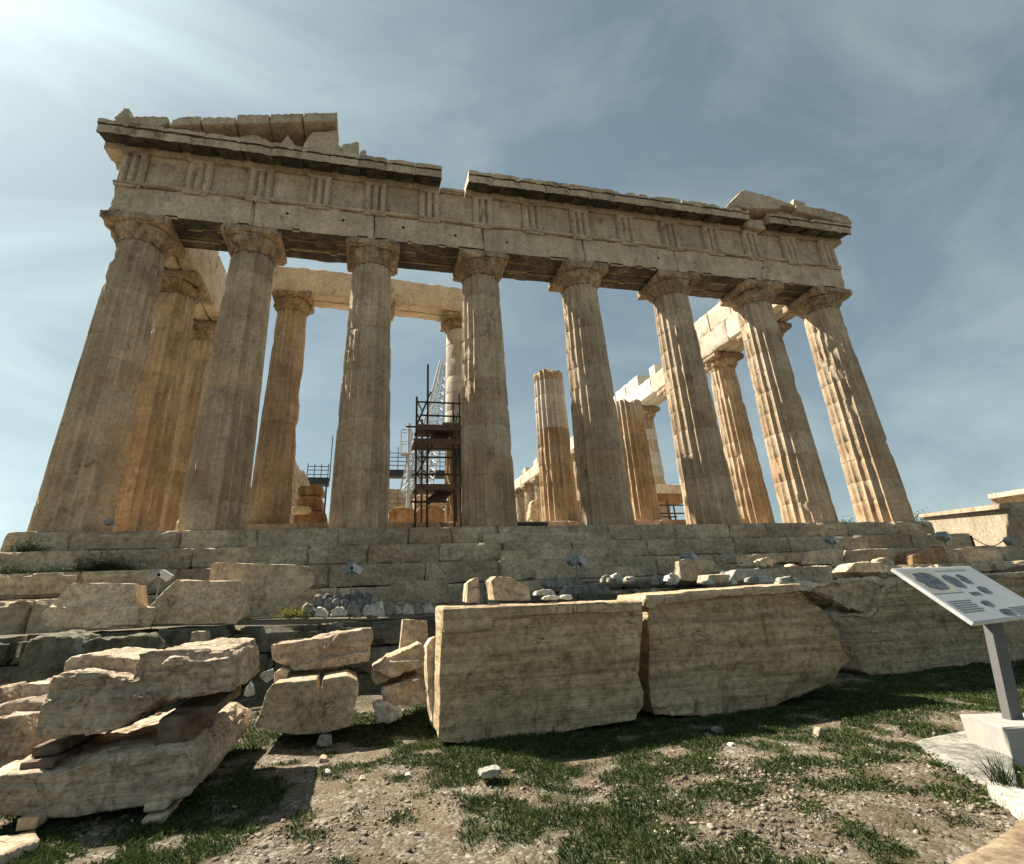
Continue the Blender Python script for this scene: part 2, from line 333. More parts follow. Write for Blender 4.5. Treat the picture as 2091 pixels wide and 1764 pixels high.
def ground_mat():
    m, N, L, b = principled('gravelly_earth', 0.95)
    tc = N.new('ShaderNodeTexCoord'); co = tc.outputs['Object']
    a = noise_node(N, L, co, 0.8, 8, 0.65); col = ramp(N, L, a, [(0.3, (0.095, 0.068, 0.042)), (0.55, (0.18, 0.135, 0.085)), (0.75, (0.27, 0.215, 0.145))])
    v = N.new('ShaderNodeTexVoronoi'); v.inputs['Scale'].default_value = 38; L.new(co, v.inputs[0])
    pc = ramp(N, L, v.outputs['Color'], [(0.2, (0.11, 0.09, 0.07)), (0.6, (0.27, 0.23, 0.18)), (0.9, (0.5, 0.47, 0.4))])
    pm = ramp(N, L, noise_node(N, L, co, 3, 5), [(0.42, 0.15), (0.6, 0.85)]); col = mix(N, L, pm, col, pc)
    f = noise_node(N, L, co, 60, 6, 0.7); col = mix(N, L, 0.8, col, ramp(N, L, f, [(0.3, 0.5), (0.7, 1.2)]), 'MULTIPLY')
    va = N.new('ShaderNodeAttribute'); va.attribute_name = 'veg'; vf = math_(N, L, 'MULTIPLY', va.outputs['Fac'], ramp(N, L, noise_node(N, L, co, 22, 6, 0.7), [(0.35, 0.2), (0.6, 1.0)]))
    col = mix(N, L, vf, col, mix(N, L, f, (0.03, 0.036, 0.014), (0.07, 0.07, 0.03)))
    L.new(col, b.inputs['Base Color'])
    bp = N.new('ShaderNodeBump'); bp.inputs['Strength'].default_value = 0.8; bp.inputs['Distance'].default_value = 0.02
    h = math_(N, L, 'MULTIPLY_ADD', v.outputs['Distance'], -0.8, f); L.new(h, bp.inputs['Height']); L.new(bp.outputs[0], b.inputs['Normal'])
    return m
MT['ground'] = ground_mat()
prop(mk('ground', (V, Fs, {'veg': VEG}), 'ground', origin=(0, 0, -3.2), sharp=0), kind='structure')

# ------------------------------------------------------------------ the temple
T = empty('ancient_temple', (0, 0, -1.7), 'ruined marble temple front with eight fluted columns under a broken pediment', 'temple')
XC = [-14.42, -10.74, -6.44, -2.15, 2.15, 6.44, 10.74, 14.42]
ZA, ZT, ZF, ZG = 10.62, 11.80, 13.30, 13.92      # architrave soffit, taenia, frieze top, cornice top
NECK = 9.72
def step(name, ztop, h, ext, seed, ends=(None, None), lens=(1.2, 2.6), warmf=0.0):
    rnd = random.Random(seed); x0, x1 = -15.44-ext, 15.44+ext; yf = -1.02-ext; parts = []
    x = x0
    while x < x1-0.01:
        l = rnd.uniform(*lens); xe = min(x1, x+l)
        if x1-xe < 0.7: xe = x1
        parts.append(wbox(x+0.003, xe-0.003, yf+rnd.uniform(-0.006, 0.006), yf+0.9, ztop-h, ztop+rnd.uniform(-0.012, 0.004), 0.16, 0.012, 0.075, rnd.uniform(-0.2, 0.35), tone=rnd.uniform(-0.4, 0.5), warm=max(0, rnd.uniform(-2.2, 0.9)), seed=rnd.random()*20))
        x = xe
    parts.append(box(x0, x0+0.9, yf+0.905, 70+ext, ztop-h, ztop-0.006)); parts.append(box(x1-0.9, x1, yf+0.905, 70+ext, ztop-h, ztop-0.006))
    parts.append(box(x0+0.91, x1-0.91, yf+0.91, 70+ext, ztop-h, ztop-0.012))
    return mk(name, join(parts), 'step', T)
step('step', 0, 0.55, 0, 1, lens=(1.3, 3.0)); step('step', -0.555, 0.55, 0.70, 2, lens=(1.6, 3.4)); step('step', -1.11, 0.56, 1.40, 3, lens=(1.3, 2.6))
step('foundation_course', -1.70, 0.7, 2.1, 5, lens=(1.3, 2.4))
# pale half-height steps of the visitors' stair
def halfstep(x0, x1, y, z0, z1, sd):
    rnd = random.Random(sd); ps = []; x = x0
    while x < x1-0.05:
        xe = min(x1, x+rnd.uniform(1.2, 2.2)); ps.append(wbox(x+.004, xe-.004, y, y+0.33, z0, z1, 0.16, 0.004, 0.02, 0, tone=rnd.uniform(0.3, 0.8), seed=sd+x)); x = xe
    mk('stair_tread', join(ps), 'step', T)
halfstep(-2.65, 1.55, -1.37, -0.552, -0.27, 1); halfstep(-2.3, 1.95, -2.07, -1.106, -0.83, 2); halfstep(-1.5, 1.9, -2.77, -1.68, -1.4, 3)

def shaft(x, y, z0, H, rb, rn, seed, dmg=0.0, drums=11, fresh=None, warm=None, sy=1.0, zres=0.28, fd=0.082, top_rag=0.0, blank=False, fullH=None):
    """fluted column shaft built drum by drum; height H of a column meant to be fullH high"""
    rnd = random.Random(seed); fullH = fullH or H; NS = 120; V = []; Fs = []; A = {'tone': [], 'fresh': [], 'warm': []}
    hd = fullH/drums; z = 0; FT_ = [rnd.uniform(-0.5, 0.45) for _ in range(21)]; sd = Vector((seed*3.7, seed*1.3, 0)); k = 0
    while z < H-0.02:
        ze = min(H, z+hd*rnd.uniform(0.9, 1.1))
        if H-ze < 0.35: ze = H
        t0 = len(V); n = max(2, int(round((ze-z)/zres)))
        zz = [z, z+0.02]+[z+(ze-z)*i/n for i in range(1, n)]+[ze-0.02, ze]
        tn = rnd.uniform(-0.35, 0.3); fts = FT_; fr = fresh(z/fullH, rnd) if fresh else 0; wm = warm(z/fullH, rnd) if warm else max(0, rnd.uniform(0.3, 0.95)-0.9*z/fullH)
        ox, oy = rnd.uniform(-.006, .006), rnd.uniform(-.006, .006)
        for ri, h in enumerate(zz):
            t = h/fullH; R = rb+(rn-rb)*(0.82*t+0.18*t*t)
            edge = ri in (0, len(zz)-1); nj = min(h-z, ze-h)
            for i in range(NS):
                a = 2*math.pi*i/NS; ca, sa = math.cos(a), math.sin(a); ph = (i % 6)/6
                fl = (0 if blank and fr > 0.5 else fd)*(R/rb)*math.sin(math.pi*ph)**0.8
                p = Vector((ca*R*1.5, sa*R*1.5, h*0.8))+sd
                n1 = fbm(p*1.4, 3)
                d = sst(0.42, 0.60, n1+dmg+0.10*(t > 0.85)+0.12*nz(p*5))*(0 if fr > 0.5 else 1)
                r = min(R-fl, R-d*fd*1.15) - d*0.035*(0.5+nz(p*6)) - ((0.010+0.014*max(0, nz(p*2.3))) if edge else 0)
                if nj < 0.16 and fr < 0.5: r -= max(0, nz(p*3.1+Vector((3, 3, 3)))-0.18+dmg*0.5)*0.10*(1-nj/0.16)
                r -= 0.004*nz(p*9)
                zo = z0+h
                if top_rag and h > H-hd*0.6: zo -= top_rag*max(0, fbm(Vector((ca, sa, seed))*1.5, 2))*(h-(H-hd*0.6))/(hd*0.6)
                V.append((x+ox+ca*r, y+oy+sa*r*sy, zo))
                A['tone'].append(tn+fts[i//6]*0.6+(0.45*(1-d) if i % 6 == 0 else -0.08)); A['fresh'].append(fr); A['warm'].append(wm)  # arris edges toned paler: a painted highlight along each flute
        for ri in range(len(zz)-1):
            for i in range(NS):
                j = (i+1) % NS; Fs.append([t0+ri*NS+i, t0+ri*NS+j, t0+(ri+1)*NS+j, t0+(ri+1)*NS+i])
        Fs.append(list(range(t0+(len(zz)-1)*NS, t0+len(zz)*NS))); Fs.append(list(range(t0, t0+NS))[::-1])
        z = ze; k += 1
    return V, Fs, A
def capital_mesh(x, y, z, h, rn, ab, seed, dmg=0.3, fresh=0, warm=0.1):
    rnd = random.Random(seed); sd = Vector((seed*2.1, 0, seed)); V = []; Fs = []
    eh = h*0.60; prof = [(rn, 0), (rn-0.012, 0.04), (rn+0.004, 0.05), (rn+0.004, h*0.14), (rn+0.03, h*0.15), (rn+0.035, h*0.17), (rn+0.055, h*0.18), (rn+0.12, h*0.26), (rn+0.2, h*0.38), (ab*0.955, h*0.50), (ab*0.985, h*0.56), (ab*0.95, eh)]
    NS = 64
    for r0, hz in prof:
        for i in range(NS):
            a = 2*math.pi*i/NS; p = Vector((math.cos(a)*1.1, math.sin(a)*1.1, hz))+sd
            c = sst(0.15-dmg*0.3, 0.6, fbm(p*1.6, 3)); r = r0-(r0-rn+0.02)*0.75*c+0.012*nz(p*8)
            V.append((x+math.cos(a)*r, y+math.sin(a)*r, z+hz))
    for k in range(len(prof)-1):
        for i in range(NS): j = (i+1) % NS; Fs.append([k*NS+i, k*NS+j, (k+1)*NS+j, (k+1)*NS+i])
    Fs.append(list(range(NS))[::-1]); Fs.append(list(range((len(prof)-1)*NS, len(prof)*NS)))
    e = (V, Fs, {'tone': rnd.uniform(-.4, .2), 'fresh': fresh, 'warm': warm})
    a = wbox(x-ab, x+ab, y-ab, y+ab, z+eh+0.002, z+h-0.003, 0.12, 0.012, 0.11, dmg*1.2, tone=rnd.uniform(-.3, .3), fresh=fresh, warm=warm, seed=seed, freq=1.8)
    return join([e, a])
def column(x, y, z0=0, neck=NECK, top=ZA, rb=0.95, rn=0.74, ab=1.0, seed=1, dmg=0.0, name='column', capital=True, **kw):
    o = mk(name, shaft(x, y, z0, neck-z0, rb, rn, seed, dmg, **kw), 'column', T, origin=(x, y, z0), sharp=28)
    if capital: mk('capital', capital_mesh(x, y, neck, top-neck, rn, ab, seed, 0.25+dmg), 'capital', o, sharp=40)
    return o
dm = [0.05, 0.03, 0.10, 0.06, 0.0, 0.0, 0.04, 0.10]
for i, x in enumerate(XC):
    cor = i in (0, 7); column(x, 0, rb=0.97 if cor else 0.95, rn=0.76 if cor else 0.74, ab=1.04 if cor else 1.0, seed=11+i, dmg=dm[i])
# south flank (left)
for k, yy in enumerate((3.68, 7.97, 12.2)):
    column(-14.42, yy, neck=NECK+0.2, top=ZA+0.2, seed=31+k, dmg=0.14, zres=0.35, warm=lambda t, r: max(0, 1.0-1.1*t))
# north flank (right)
YN = [3.68, 7.5, 12.3, 17.2, 21.6, 25.9, 30.2, 34.5, 38.8, 43.1, 47.4, 51.7, 56.0]
def fresh_k(k):
    if k in (2, 3, 5): return lambda t, r: 0.9 if r.random() < 0.55 else 0
    if k == 4: return lambda t, r: 0.7 if r.random() < 0.3 else 0
    return None
for k, yy in enumerate(YN):
    column(14.5, yy, neck=NECK+0.25, top=ZA+0.25, seed=51+k, dmg=0.04, zres=0.5, fresh=fresh_k(k), warm=(lambda t, r: max(0, 0.9-1.0*t)) if k < 2 else None)
# inner porch on its own two steps
mk('porch_step', join([wbox(-11.2+2.05*i, -11.2+2.05*(i+1)-.01, 3.3, 4.2, -0.02, 0.38, 0.2, 0.01, 0.04, 0.2, tone=random.uniform(-.5, .3), warm=0.7, seed=i) for i in range(11)]+[box(-11.2, 11.35, 4.21, 66, -0.02, 0.37)]), 'facade', T)
mk('porch_step', join([wbox(-10.9+2.18*i, -10.9+2.18*(i+1)-.01, 3.75, 4.6, 0.375, 0.75, 0.2, 0.01, 0.04, 0.2, tone=random.uniform(-.5, .3), warm=0.8, seed=i+40) for i in range(10)]+[box(-10.9, 10.9, 4.61, 65, 0.375, 0.74)]), 'facade', T)
PY = 5.0
wl = lambda t, r: max(0, 1.1-1.5*t)
column(-10.0, PY, 0.75, 10.35, 11.2, 0.82, 0.66, 0.86, 71, 0.16, zres=0.35, warm=wl)
column(-6.2, PY, 0.75, 10.35, 11.2, 0.82, 0.66, 0.86, 72, 0.05, zres=0.35, warm=wl)
column(-2.15, PY, 0.75, 9.95, 10.75, 0.80, 0.64, 0.86, 73, 0.0, zres=0.35, fresh=lambda t, r: 0.55 if t > 0.42 else 0, warm=wl, blank=True)
column(2.3, PY, 0.75, 8.1, 0, 0.84, 0.68, 0.86, 74, 0.0, zres=0.3, capital=False, fullH=9.3, fresh=lambda t, r: 0.75 if 0.40 < t < 0.66 else 0, warm=lambda t, r: 0.9 if t < 0.4 else 0.3, top_rag=0.3)
column(6.4, PY, 0.75, 6.7, 0, 0.80, 0.66, 0.86, 75, 0.05, zres=0.3, capital=False, fullH=9.3, fresh=lambda t, r: 0.35 if t > 0.45 else 0, warm=lambda t, r: 1.0 if t < 0.45 else 0.2, top_rag=0.3)
column(10.0, PY, 0.75, 7.2, 0, 0.82, 0.66, 0.86, 76, 0.05, zres=0.35, capital=False, fullH=9.3, warm=wl, top_rag=0.2)
# beam over the inner porch
bl = []
for (xa, xb, za, zb) in ((-10.95, -6.2, 11.22, 11.15), (-6.18, -1.25, 11.12, 10.80)):
    for y0, y1 in ((4.35, 4.98), (5.02, 5.65)):
        sl = (zb-za)/(xb-xa); bl.append(wbox(xa, xb, y0, y1, 0, 1.35, 0.2, 0.01, 0.07, 0.1, tone=0.5, fresh=0.25, warm=0.25, seed=xa+y0, xf=lambda v, xa=xa, za=za, sl=sl: Vector((v.x, v.y, v.z+za+(v.x-xa)*sl))))
mk('porch_beam', join(bl), 'facade', T)

# architrave of the front: three beams deep, jointed over the columns
ar = []
js = [-15.32]+XC[1:-1]+[15.32]
for i in range(7):
    for b, (y0, y1) in enumerate(((-0.92, -0.33), (-0.29, 0.29), (0.33, 0.92))):
        zb = ZA+(0.05 if b == 1 else 0.0)
        ar.append(wbox(js[i]+0.012, js[i+1]-0.012, y0, y1, zb, ZT, 0.13 if b == 0 else 0.25, 0.012, 0.09, 0.05 if b == 0 else 0.5, tone=random.uniform(-.25, .3), seed=i+b*9, freq=1.6))
A1 = mk('architrave', join(ar), 'facade', T)
# peg holes for the bronze shields, cut into the face
hb = []
for u, v in ((1553*0+890, 505),):
    pass
for hx, hz in ((-9.6, 11.35), (-7.6, 11.32), (-5.35, 11.3), (-3.3, 11.2), (-1.2, 11.15), (5.6, 11.2), (10.9, 11.3)):
    hb.append(tube((hx, -1.1, hz), (hx, -0.75, hz), 0.06, 10))
hd_, hf_, _ = join(hb); hm = bpy.data.meshes.new('h'); hm.from_pydata([tuple(v) for v in hd_], [], hf_); ho = bpy.data.objects.new('h', hm); C.objects.link(ho)
for i, (nm_) in enumerate(('x',)):
    md = A1.modifiers.new('b', 'BOOLEAN'); md.object = ho; md.operation = 'DIFFERENCE'; md.solver = 'FAST' if False else 'EXACT'
bpy.context.view_layer.update()
dg = bpy.context.evaluated_depsgraph_get(); nm2 = bpy.data.meshes.new_from_object(A1.evaluated_get(dg)); A1.modifiers.clear(); A1.data = nm2; bpy.data.objects.remove(ho)
crust_shade_soffit(A1, lambda p: p.normal.z < -0.7)
# taenia and regulae
TG = [-14.93, -12.77, -10.66, -8.56, -6.45, -4.33, -2.13, 0, 2.13, 4.30, 6.45, 8.58, 10.66, 12.77, 14.93]
ta = []
for i in range(10):
    a = -15.38+3.076*i; ta.append(wbox(a+.006, a+3.07, -1.0, -0.2, ZT+0.002, ZT+0.125, 0.12, 0.012, 0.05, 0.25, tone=0, seed=i, freq=3))
mk('taenia', join(ta), 'facade', T)
tae = bpy.data.objects['taenia']
for i, t in enumerate(TG):
    rg = [wbox(t-0.42, t+0.42, -0.985, -0.925, ZT-0.09, ZT-0.002, 0.1, 0.006, 0.02, 0.3, seed=i)]
    for g in range(6):
        gx = t-0.35+0.14*g
        if random.random() < 0.75: rg.append(tube((gx, -0.955, ZT-0.14), (gx, -0.955, ZT-0.088), 0.028, 6))
    mk('regula', join(rg), 'facade', tae)
# frieze
fz = mk('frieze', join([wbox(-15.2+3.04*i+.005, -15.2+3.04*(i+1)-.005, -0.74, 0.85, ZT+0.13, ZF, 0.25, 0.01, 0.04, 0, tone=random.uniform(-.2, .2), seed=i+90) for i in range(10)]), 'facade', T)
def triglyph(x, seed):
    w = 0.42; g = 0.11; y0 = -0.975; yb = -0.745; z0, z1, z2 = ZT+0.128, ZF-0.16, ZF-0.01
    pr = [(-w, yb), (-w, y0+g), (-w+0.07, y0), (-w+0.20, y0), (-w+0.28, y0+g*1.3), (-w+0.36, y0), (w-0.36, y0), (w-0.28, y0+g*1.3), (w-0.20, y0), (w-0.07, y0), (w, y0+g), (w, yb)]
    V = []; Fs = []; n = len(pr); K = 14
    for k in range(K+1):
        z = z0+(z1-z0)*k/K
        for px, py in pr:
            q = Vector((x+px, py, z)); d = max(0, fbm(q*2.2+Vector((seed, 0, 0)), 2)-0.15)*0.13; V.append((x+px+0.01*nz(q*5), min(yb, py+d), z))
    for k in range(K):
        for i in range(n-1): Fs.append([k*n+i, k*n+i+1, (k+1)*n+i+1, (k+1)*n+i])
    Fs.append([K*n+i for i in range(n)]); Fs.append([i for i in range(n)][::-1])
    body = (V, Fs, {'tone': random.uniform(-.1, .35)})
    return join([body, wbox(x-w-0.01, x+w+0.01, y0-0.02, yb, z1+0.002, z2, 0.12, 0.01, 0.04, 0.1, seed=seed)])
for i, t in enumerate(TG): mk('triglyph', triglyph(t, i*1.7), 'facade', fz, sharp=30)
for i in range(14):
    x0, x1 = TG[i]+0.435, TG[i+1]-0.435; z0, z1 = ZT+0.13, ZF-0.02; V = []; Fs = []; nx_, nz_ = 22, 24
    for k in range(nz_+1):
        for j in range(nx_+1):
            a, b = j/nx_, k/nz_; x = x0+(x1-x0)*a; z = z0+(z1-z0)*b; q = Vector((x*1.7, i*5.0, z*1.7))
            e = min(1, 5*min(a, 1-a))*min(1, 5*min(b, 1-b)); rel = max(0, fbm(q*1.3, 3))*0.13*e+0.012*nz(q*6)
            V.append((x, -0.78-rel-(0.05 if b > 0.9 else 0), z))
    for k in range(nz_):
        for j in range(nx_): a = k*(nx_+1)+j; Fs.append([a, a+1, a+nx_+2, a+nx_+1])
    n0 = len(V); V += [(x0, -0.742, z0), (x1, -0.742, z0), (x1, -0.742, z1), (x0, -0.742, z1)]
    c0, c1, c2, c3 = 0, nx_, nz_*(nx_+1)+nx_, nz_*(nx_+1)
    Fs += [[n0, n0+1]+list(range(nx_, -1, -1)), [n0+2, n0+3]+list(range(c3, c2+1)), [n0+1, n0+2]+[k*(nx_+1)+nx_ for k in range(nz_, -1, -1)], [n0+3, n0]+[k*(nx_+1) for k in range(nz_+1)]]
    mk('metope', (V, Fs, {'tone': [random.uniform(-.25, .15)]*len(V)}), 'facade', fz, sharp=45)
# cornice blocks
def geison(x0, x1, seed, ztop=ZG, rag=0.03):
    pr = [(-0.3, ZF+0.004), (-0.93, ZF+0.004), (-0.95, ZF+0.27), (-1.50, ZF+0.15), (-1.52, ZF+0.09), (-1.60, ZF+0.09), (-1.62, ZF+0.40), (-1.68, ZF+0.44), (-1.68, ztop), (-1.0, ztop+0.01), (-0.3, ztop)]
    K = max(3, int((x1-x0)/0.11)); V = []; Fs = []; n = len(pr)
    for k in range(K+1):
        x = x0+(x1-x0)*k/K; en = (k in (0, K))
        for i, (py, pz) in enumerate(pr):
            q = Vector((x, py, pz))*2.4+Vector((seed*4.1, 0, 0)); d = max(0, fbm(q, 3)-0.05)
            yy, zz = py, pz
            if py < -1.5: yy += d*0.10+0.008*nz(q*3)+(0.02 if en else 0)
            if i in (7, 8, 9, 10): zz -= d*rag*3+(0.015 if en else 0)
            if i in (3, 4): zz += d*0.05
            V.append((x+(0.012 if k == 0 else -0.012 if k == K else 0)*nz(q*5), yy, zz))
    for k in range(K):
        for i in range(n): j = (i+1) % n; Fs.append([k*n+i, k*n+j, (k+1)*n+j, (k+1)*n+i])
    Fs += [list(range(n)), list(range(K*n, K*n+n))[::-1]]
    return V, Fs, {'tone': random.uniform(-.3, .25)}
def mutule(x, seed):
    V, Fs = box(x-0.40, x+0.40, -1.50, -0.99, 0, 0.075); V = [Vector((v.x, v.y, ZF+0.20+(v.y+0.95)*0.218+v.z-0.012)) for v in V]
    return V, Fs
GE = [-15.98, -14.75, -13.9, -12.55, -11.4, -10.3, -9.25, -8.2, -7.15, -6.05, -4.98, -3.92, None, -2.85, -1.82, -0.68, 0.4, 1.45, 2.5, 3.55, 4.7, 5.75, 6.8, 7.85, 9.05, 10.25, None, 11.35, 12.5, 13.6, 14.7, 15.95]
MU = sorted(TG+[(TG[i]+TG[i+1])/2 for i in range(14)])
for i in range(len(GE)-1):
    a, b = GE[i], GE[i+1]
    if a is None or b is None: continue
    g = mk('cornice_block', geison(a+.006, b-.006, i, ZG-(0.05 if a > 11 else 0), 0.02 if a < -5 else 0.035), 'facade', T, sharp=40)
    crust_shade_soffit(g, lambda p: p.normal.z < -0.5 and p.center.z > 0.06)
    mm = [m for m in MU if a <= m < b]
    if mm: mk('mutule', join([mutule(m, 1) for m in mm]), 'crust_shade', g, smooth=False)
# corner returns and worn backing course behind the cornice
mk('cornice_return', join([wbox(-15.97, -14.9, -0.28, 12.0, ZF+0.02, ZG-0.02, 0.3, 0.02, 0.08, 0.3, seed=1), wbox(14.9, 15.93, -0.28, 3.4, ZF+0.02, ZG-0.08, 0.3, 0.02, 0.08, 0.3, seed=2)]), 'facade', T)
bk = []
x = -14.88
while x < 14.7:
    w = random.uniform(0.9, 1.5); h = random.uniform(0.12, 0.42)
    if -4.0 < x < -2.9: h = 0.16
    bk.append(wbox(x, min(x+w, 14.85)-.01, -0.27, 0.9, ZF+0.005, ZF+h+0.1, 0.25, 0.02, 0.08, 0.3, seed=x)); x += w
mk('backing_course', join(bk), 'facade', T)
mk('broken_cornice_bed', wbox(-3.90, -2.88, -0.98, -0.31, ZF+0.005, ZF+0.24, 0.1, 0.03, 0.1, 0.6, seed=5), 'facade', T)
mk('broken_cornice_bed', join([wbox(10.28, 11.33, -1.25, -0.31, ZF+0.005, ZF+0.48, 0.12, 0.02, 0.08, 0.4, seed=6)]), 'facade', T)
# pediment: traced outlines in the plane of the cornice front
def xz(name, pts, y0, y1, voxel=0.06, amp=0.03, mat='facade', tone=0, parent=T, strata=0, warm=0):
    return rock(name, prism([(a, y0, b) for a, b in pts], [(a, y1, b) for a, b in pts]), mat, voxel, amp, 2.0, strata, parent=parent, tone=tone, warm=warm)
PB = [[(-15.1, 13.93), (-15.02, 14.26), (-13.9, 14.52), (-13.83, 14.2), (-14.1, 13.94)],
      [(-13.8, 14.05), (-13.78, 14.40), (-13.4, 14.62), (-12.84, 14.74), (-12.82, 14.32)],
      [(-12.80, 14.34), (-12.80, 14.73), (-11.70, 14.95), (-11.69, 14.58)],
      [(-11.66, 14.6), (-11.67, 15.10), (-10.53, 15.34), (-10.52, 14.88)],
      [(-10.50, 14.9), (-10.51, 15.36), (-9.36, 15.66), (-9.35, 15.2)],
      [(-9.33, 15.2), (-9.33, 15.69), (-8.10, 15.98), (-8.06, 15.52)]]
for i, pts in enumerate(PB): xz('raking_cornice_block', pts, -1.62, -0.35, tone=random.uniform(-.2, .2))
xz('tympanum_wall', [(-14.0, 13.96), (-13.8, 14.1), (-11.7, 14.6), (-8.1, 15.5), (-8.05, 15.45), (-8.0, 14.72), (-7.84, 14.7), (-7.8, 13.96)], -0.55, 0.3, 0.08, tone=-0.1)
xz('pediment_block', [(-9.25, 13.96), (-9.3, 14.5), (-9.0, 15.2), (-8.1, 15.46), (-7.98, 14.68), (-7.84, 14.68), (-7.84, 13.96)], -1.25, -0.57, 0.06, tone=0.4)
xz('pediment_block', [(-7.82, 13.95), (-7.82, 14.62), (-7.5, 14.72), (-7.3, 14.86), (-7.2, 14.82), (-7.17, 13.95)], -1.4, -0.4, 0.05)
xz('pediment_block', [(-7.15, 13.95), (-7.14, 14.38), (-6.88, 14.44), (-6.86, 13.95)], -1.45, -0.4, 0.05)
xz('pediment_block', [(-11.6, 13.95), (-11.6, 14.5), (-11.1, 14.75), (-10.6, 14.55), (-10.45, 13.95)], -1.15, -0.57, 0.06, tone=0.3)
for pts in ([(-10.4, 13.95), (-10.1, 14.2), (-9.85, 14.62), (-9.6, 14.3), (-9.3, 13.95)], [(-12.9, 13.95), (-12.7, 14.15), (-12.3, 14.2), (-11.9, 14.05), (-11.8, 13.95)]):
    xz('sculpture_fragment', pts, -1.4, -0.9, 0.05, 0.08, tone=0.3)
xz('corner_ornament', [(-15.55, 13.95), (-15.6, 14.2), (-15.5, 14.42), (-15.4, 14.7), (-15.22, 14.78), (-15.16, 14.4), (-15.05, 13.98)], -1.5, -0.9, 0.05, 0.06, tone=-0.2)
xz('raking_cornice_block', [(9.14, 14.0), (10.2, 15.08), (10.33, 15.15), (11.83, 14.93), (12.95, 14.66), (13.0, 14.45), (12.2, 14.52), (12.12, 14.26), (10.27, 14.02)], -1.62, -0.5, tone=0.1)
xz('raking_cornice_block', [(13.02, 14.3), (13.02, 14.66), (14.2, 14.66), (15.2, 14.62), (15.96, 14.4), (16.16, 14.02), (15.6, 13.93), (14.3, 14.12)], -1.62, -0.4, tone=-0.2)
xz('pediment_block', [(11.9, 14.9), (12.1, 15.05), (12.36, 15.12), (12.36, 14.75), (12.0, 14.78)], -1.3, -0.9, 0.05)
xz('pediment_block', [(13.0, 14.67), (13.2, 15.15), (13.85, 14.98), (13.82, 14.67)], -1.5, -0.7, 0.05)
xz('pediment_block', [(11.4, 13.9), (11.6, 14.25), (12.1, 14.22), (12.3, 14.5), (13.4, 14.35), (15.0, 13.96), (15.0, 13.9)], -1.3, -0.5, 0.06, tone=0.2)
xz('pediment_block', [(10.4, 13.75), (10.4, 14.0), (12.1, 14.1), (12.1, 13.88)], -0.9, -0.3, 0.06)
# flank entablatures
def flank(sx, y0, y1, seed, za, segs, top):
    ps = []; rnd = random.Random(seed); a = y0
    while a < y1-0.1:
        b = min(y1, a+4.29)
        fr = segs(a)
        for xi, xo in ((13.5, 14.06), (14.1, 14.7), (14.74, 15.3)):
            x0, x1 = (xi, xo) if sx > 0 else (-xo, -xi)
            ps.append(wbox(x0, x1, a+.01, b-.01, za, za+1.32, 0.3, 0.015, 0.09, 0.2, tone=rnd.uniform(-.2, .3), fresh=fr, seed=a+xi, freq=1.4))
        a = b
    a = y0
    while a < y1-0.1:
        b = min(y1, a+rnd.uniform(1.3, 2.2)); h = top(a)
        if h > 0.1:
            x0, x1 = (13.62, 15.2) if sx > 0 else (-15.2, -13.62)
            ps.append(wbox(x0, x1, a+.01, b-.01, za+1.325, za+1.325+h, 0.3, 0.015, 0.09, 0.2, tone=rnd.uniform(-.1, .4), fresh=segs(a+1)*0.8, seed=a*2, freq=1.4))
        a = b
    return join(ps)
mk('flank_entablature', flank(-1, 0.93, 11.6, 1, ZA+0.2, lambda y: 0.1, lambda y: 1.36 if y < 9.4 else 0.5), 'facade', T)
mk('flank_entablature', flank(1, 0.93, 58, 2, ZA+0.25, lambda y: 0.35 if y < 10 else 0.95 if y < 22 else 0.75 if y < 30 else 0.4, lambda y: 1.36 if y < 10.8 else (0.95 if 14.5 < y < 19.5 else 0.0 if int(y) % 5 else 0.7)), 'facade', T)
for (yy, zz, s) in ((10.9, ZA+1.58, .9), (13.2, ZA+1.58, .8), (19.7, ZA+1.58, .7)):
    mk('frieze_block', wbox(13.65, 14.35, yy, yy+s, zz, zz+0.75, 0.2, 0.01, 0.03, 0, fresh=0.8, seed=yy), 'white', T)
# ruined inner walls
def wall_blocks(name, rows, mat='rust'):
    mk(name, join(rows), mat, T)
rnd = random.Random(77); rw = []
for k in range(17):                               # far stretch of the south colonnade wall
    y = 27.5+k*1.9; h = 9.3+rnd.uniform(-.3, .4)-(1.2 if k == 0 else 0); z = 0.75
    while z < h: rw.append(wbox(-13.5, -12.5, y+.01, y+1.88, z, z+0.62, 0.6, 0.03, 0.1, 0.5, tone=rnd.uniform(-.3, .4), warm=0.2, seed=y+z)); z += 0.63
for k in range(9):
    y = 9+k*1.9; h = 0.75+rnd.uniform(0.5, 1.3)
    rw.append(wbox(-11.0, -9.9, y+.01, y+1.88, 0.75, h, 0.4, 0.03, 0.1, 0.5, tone=rnd.uniform(-.3, .4), warm=0.6, seed=y))
mk('inner_wall', join(rw[:-9]), 'facade', T); mk('inner_wall', join(rw[-9:]), 'facade', T)
rw = []
for k in range(13):                               # cross wall far back
    for z in range(17):
        if rnd.random() < 0.93 or z < 12: rw.append(wbox(-9.6+k*1.55, -9.6+k*1.55+1.53, 58, 59, 0.75+z*0.68, 0.75+z*0.68+0.67, 0.8, 0.02, 0.08, 0.3, tone=rnd.uniform(-.5, .2), warm=0.5, seed=k+z*20))
mk('inner_wall', join(rw), 'facade', T)

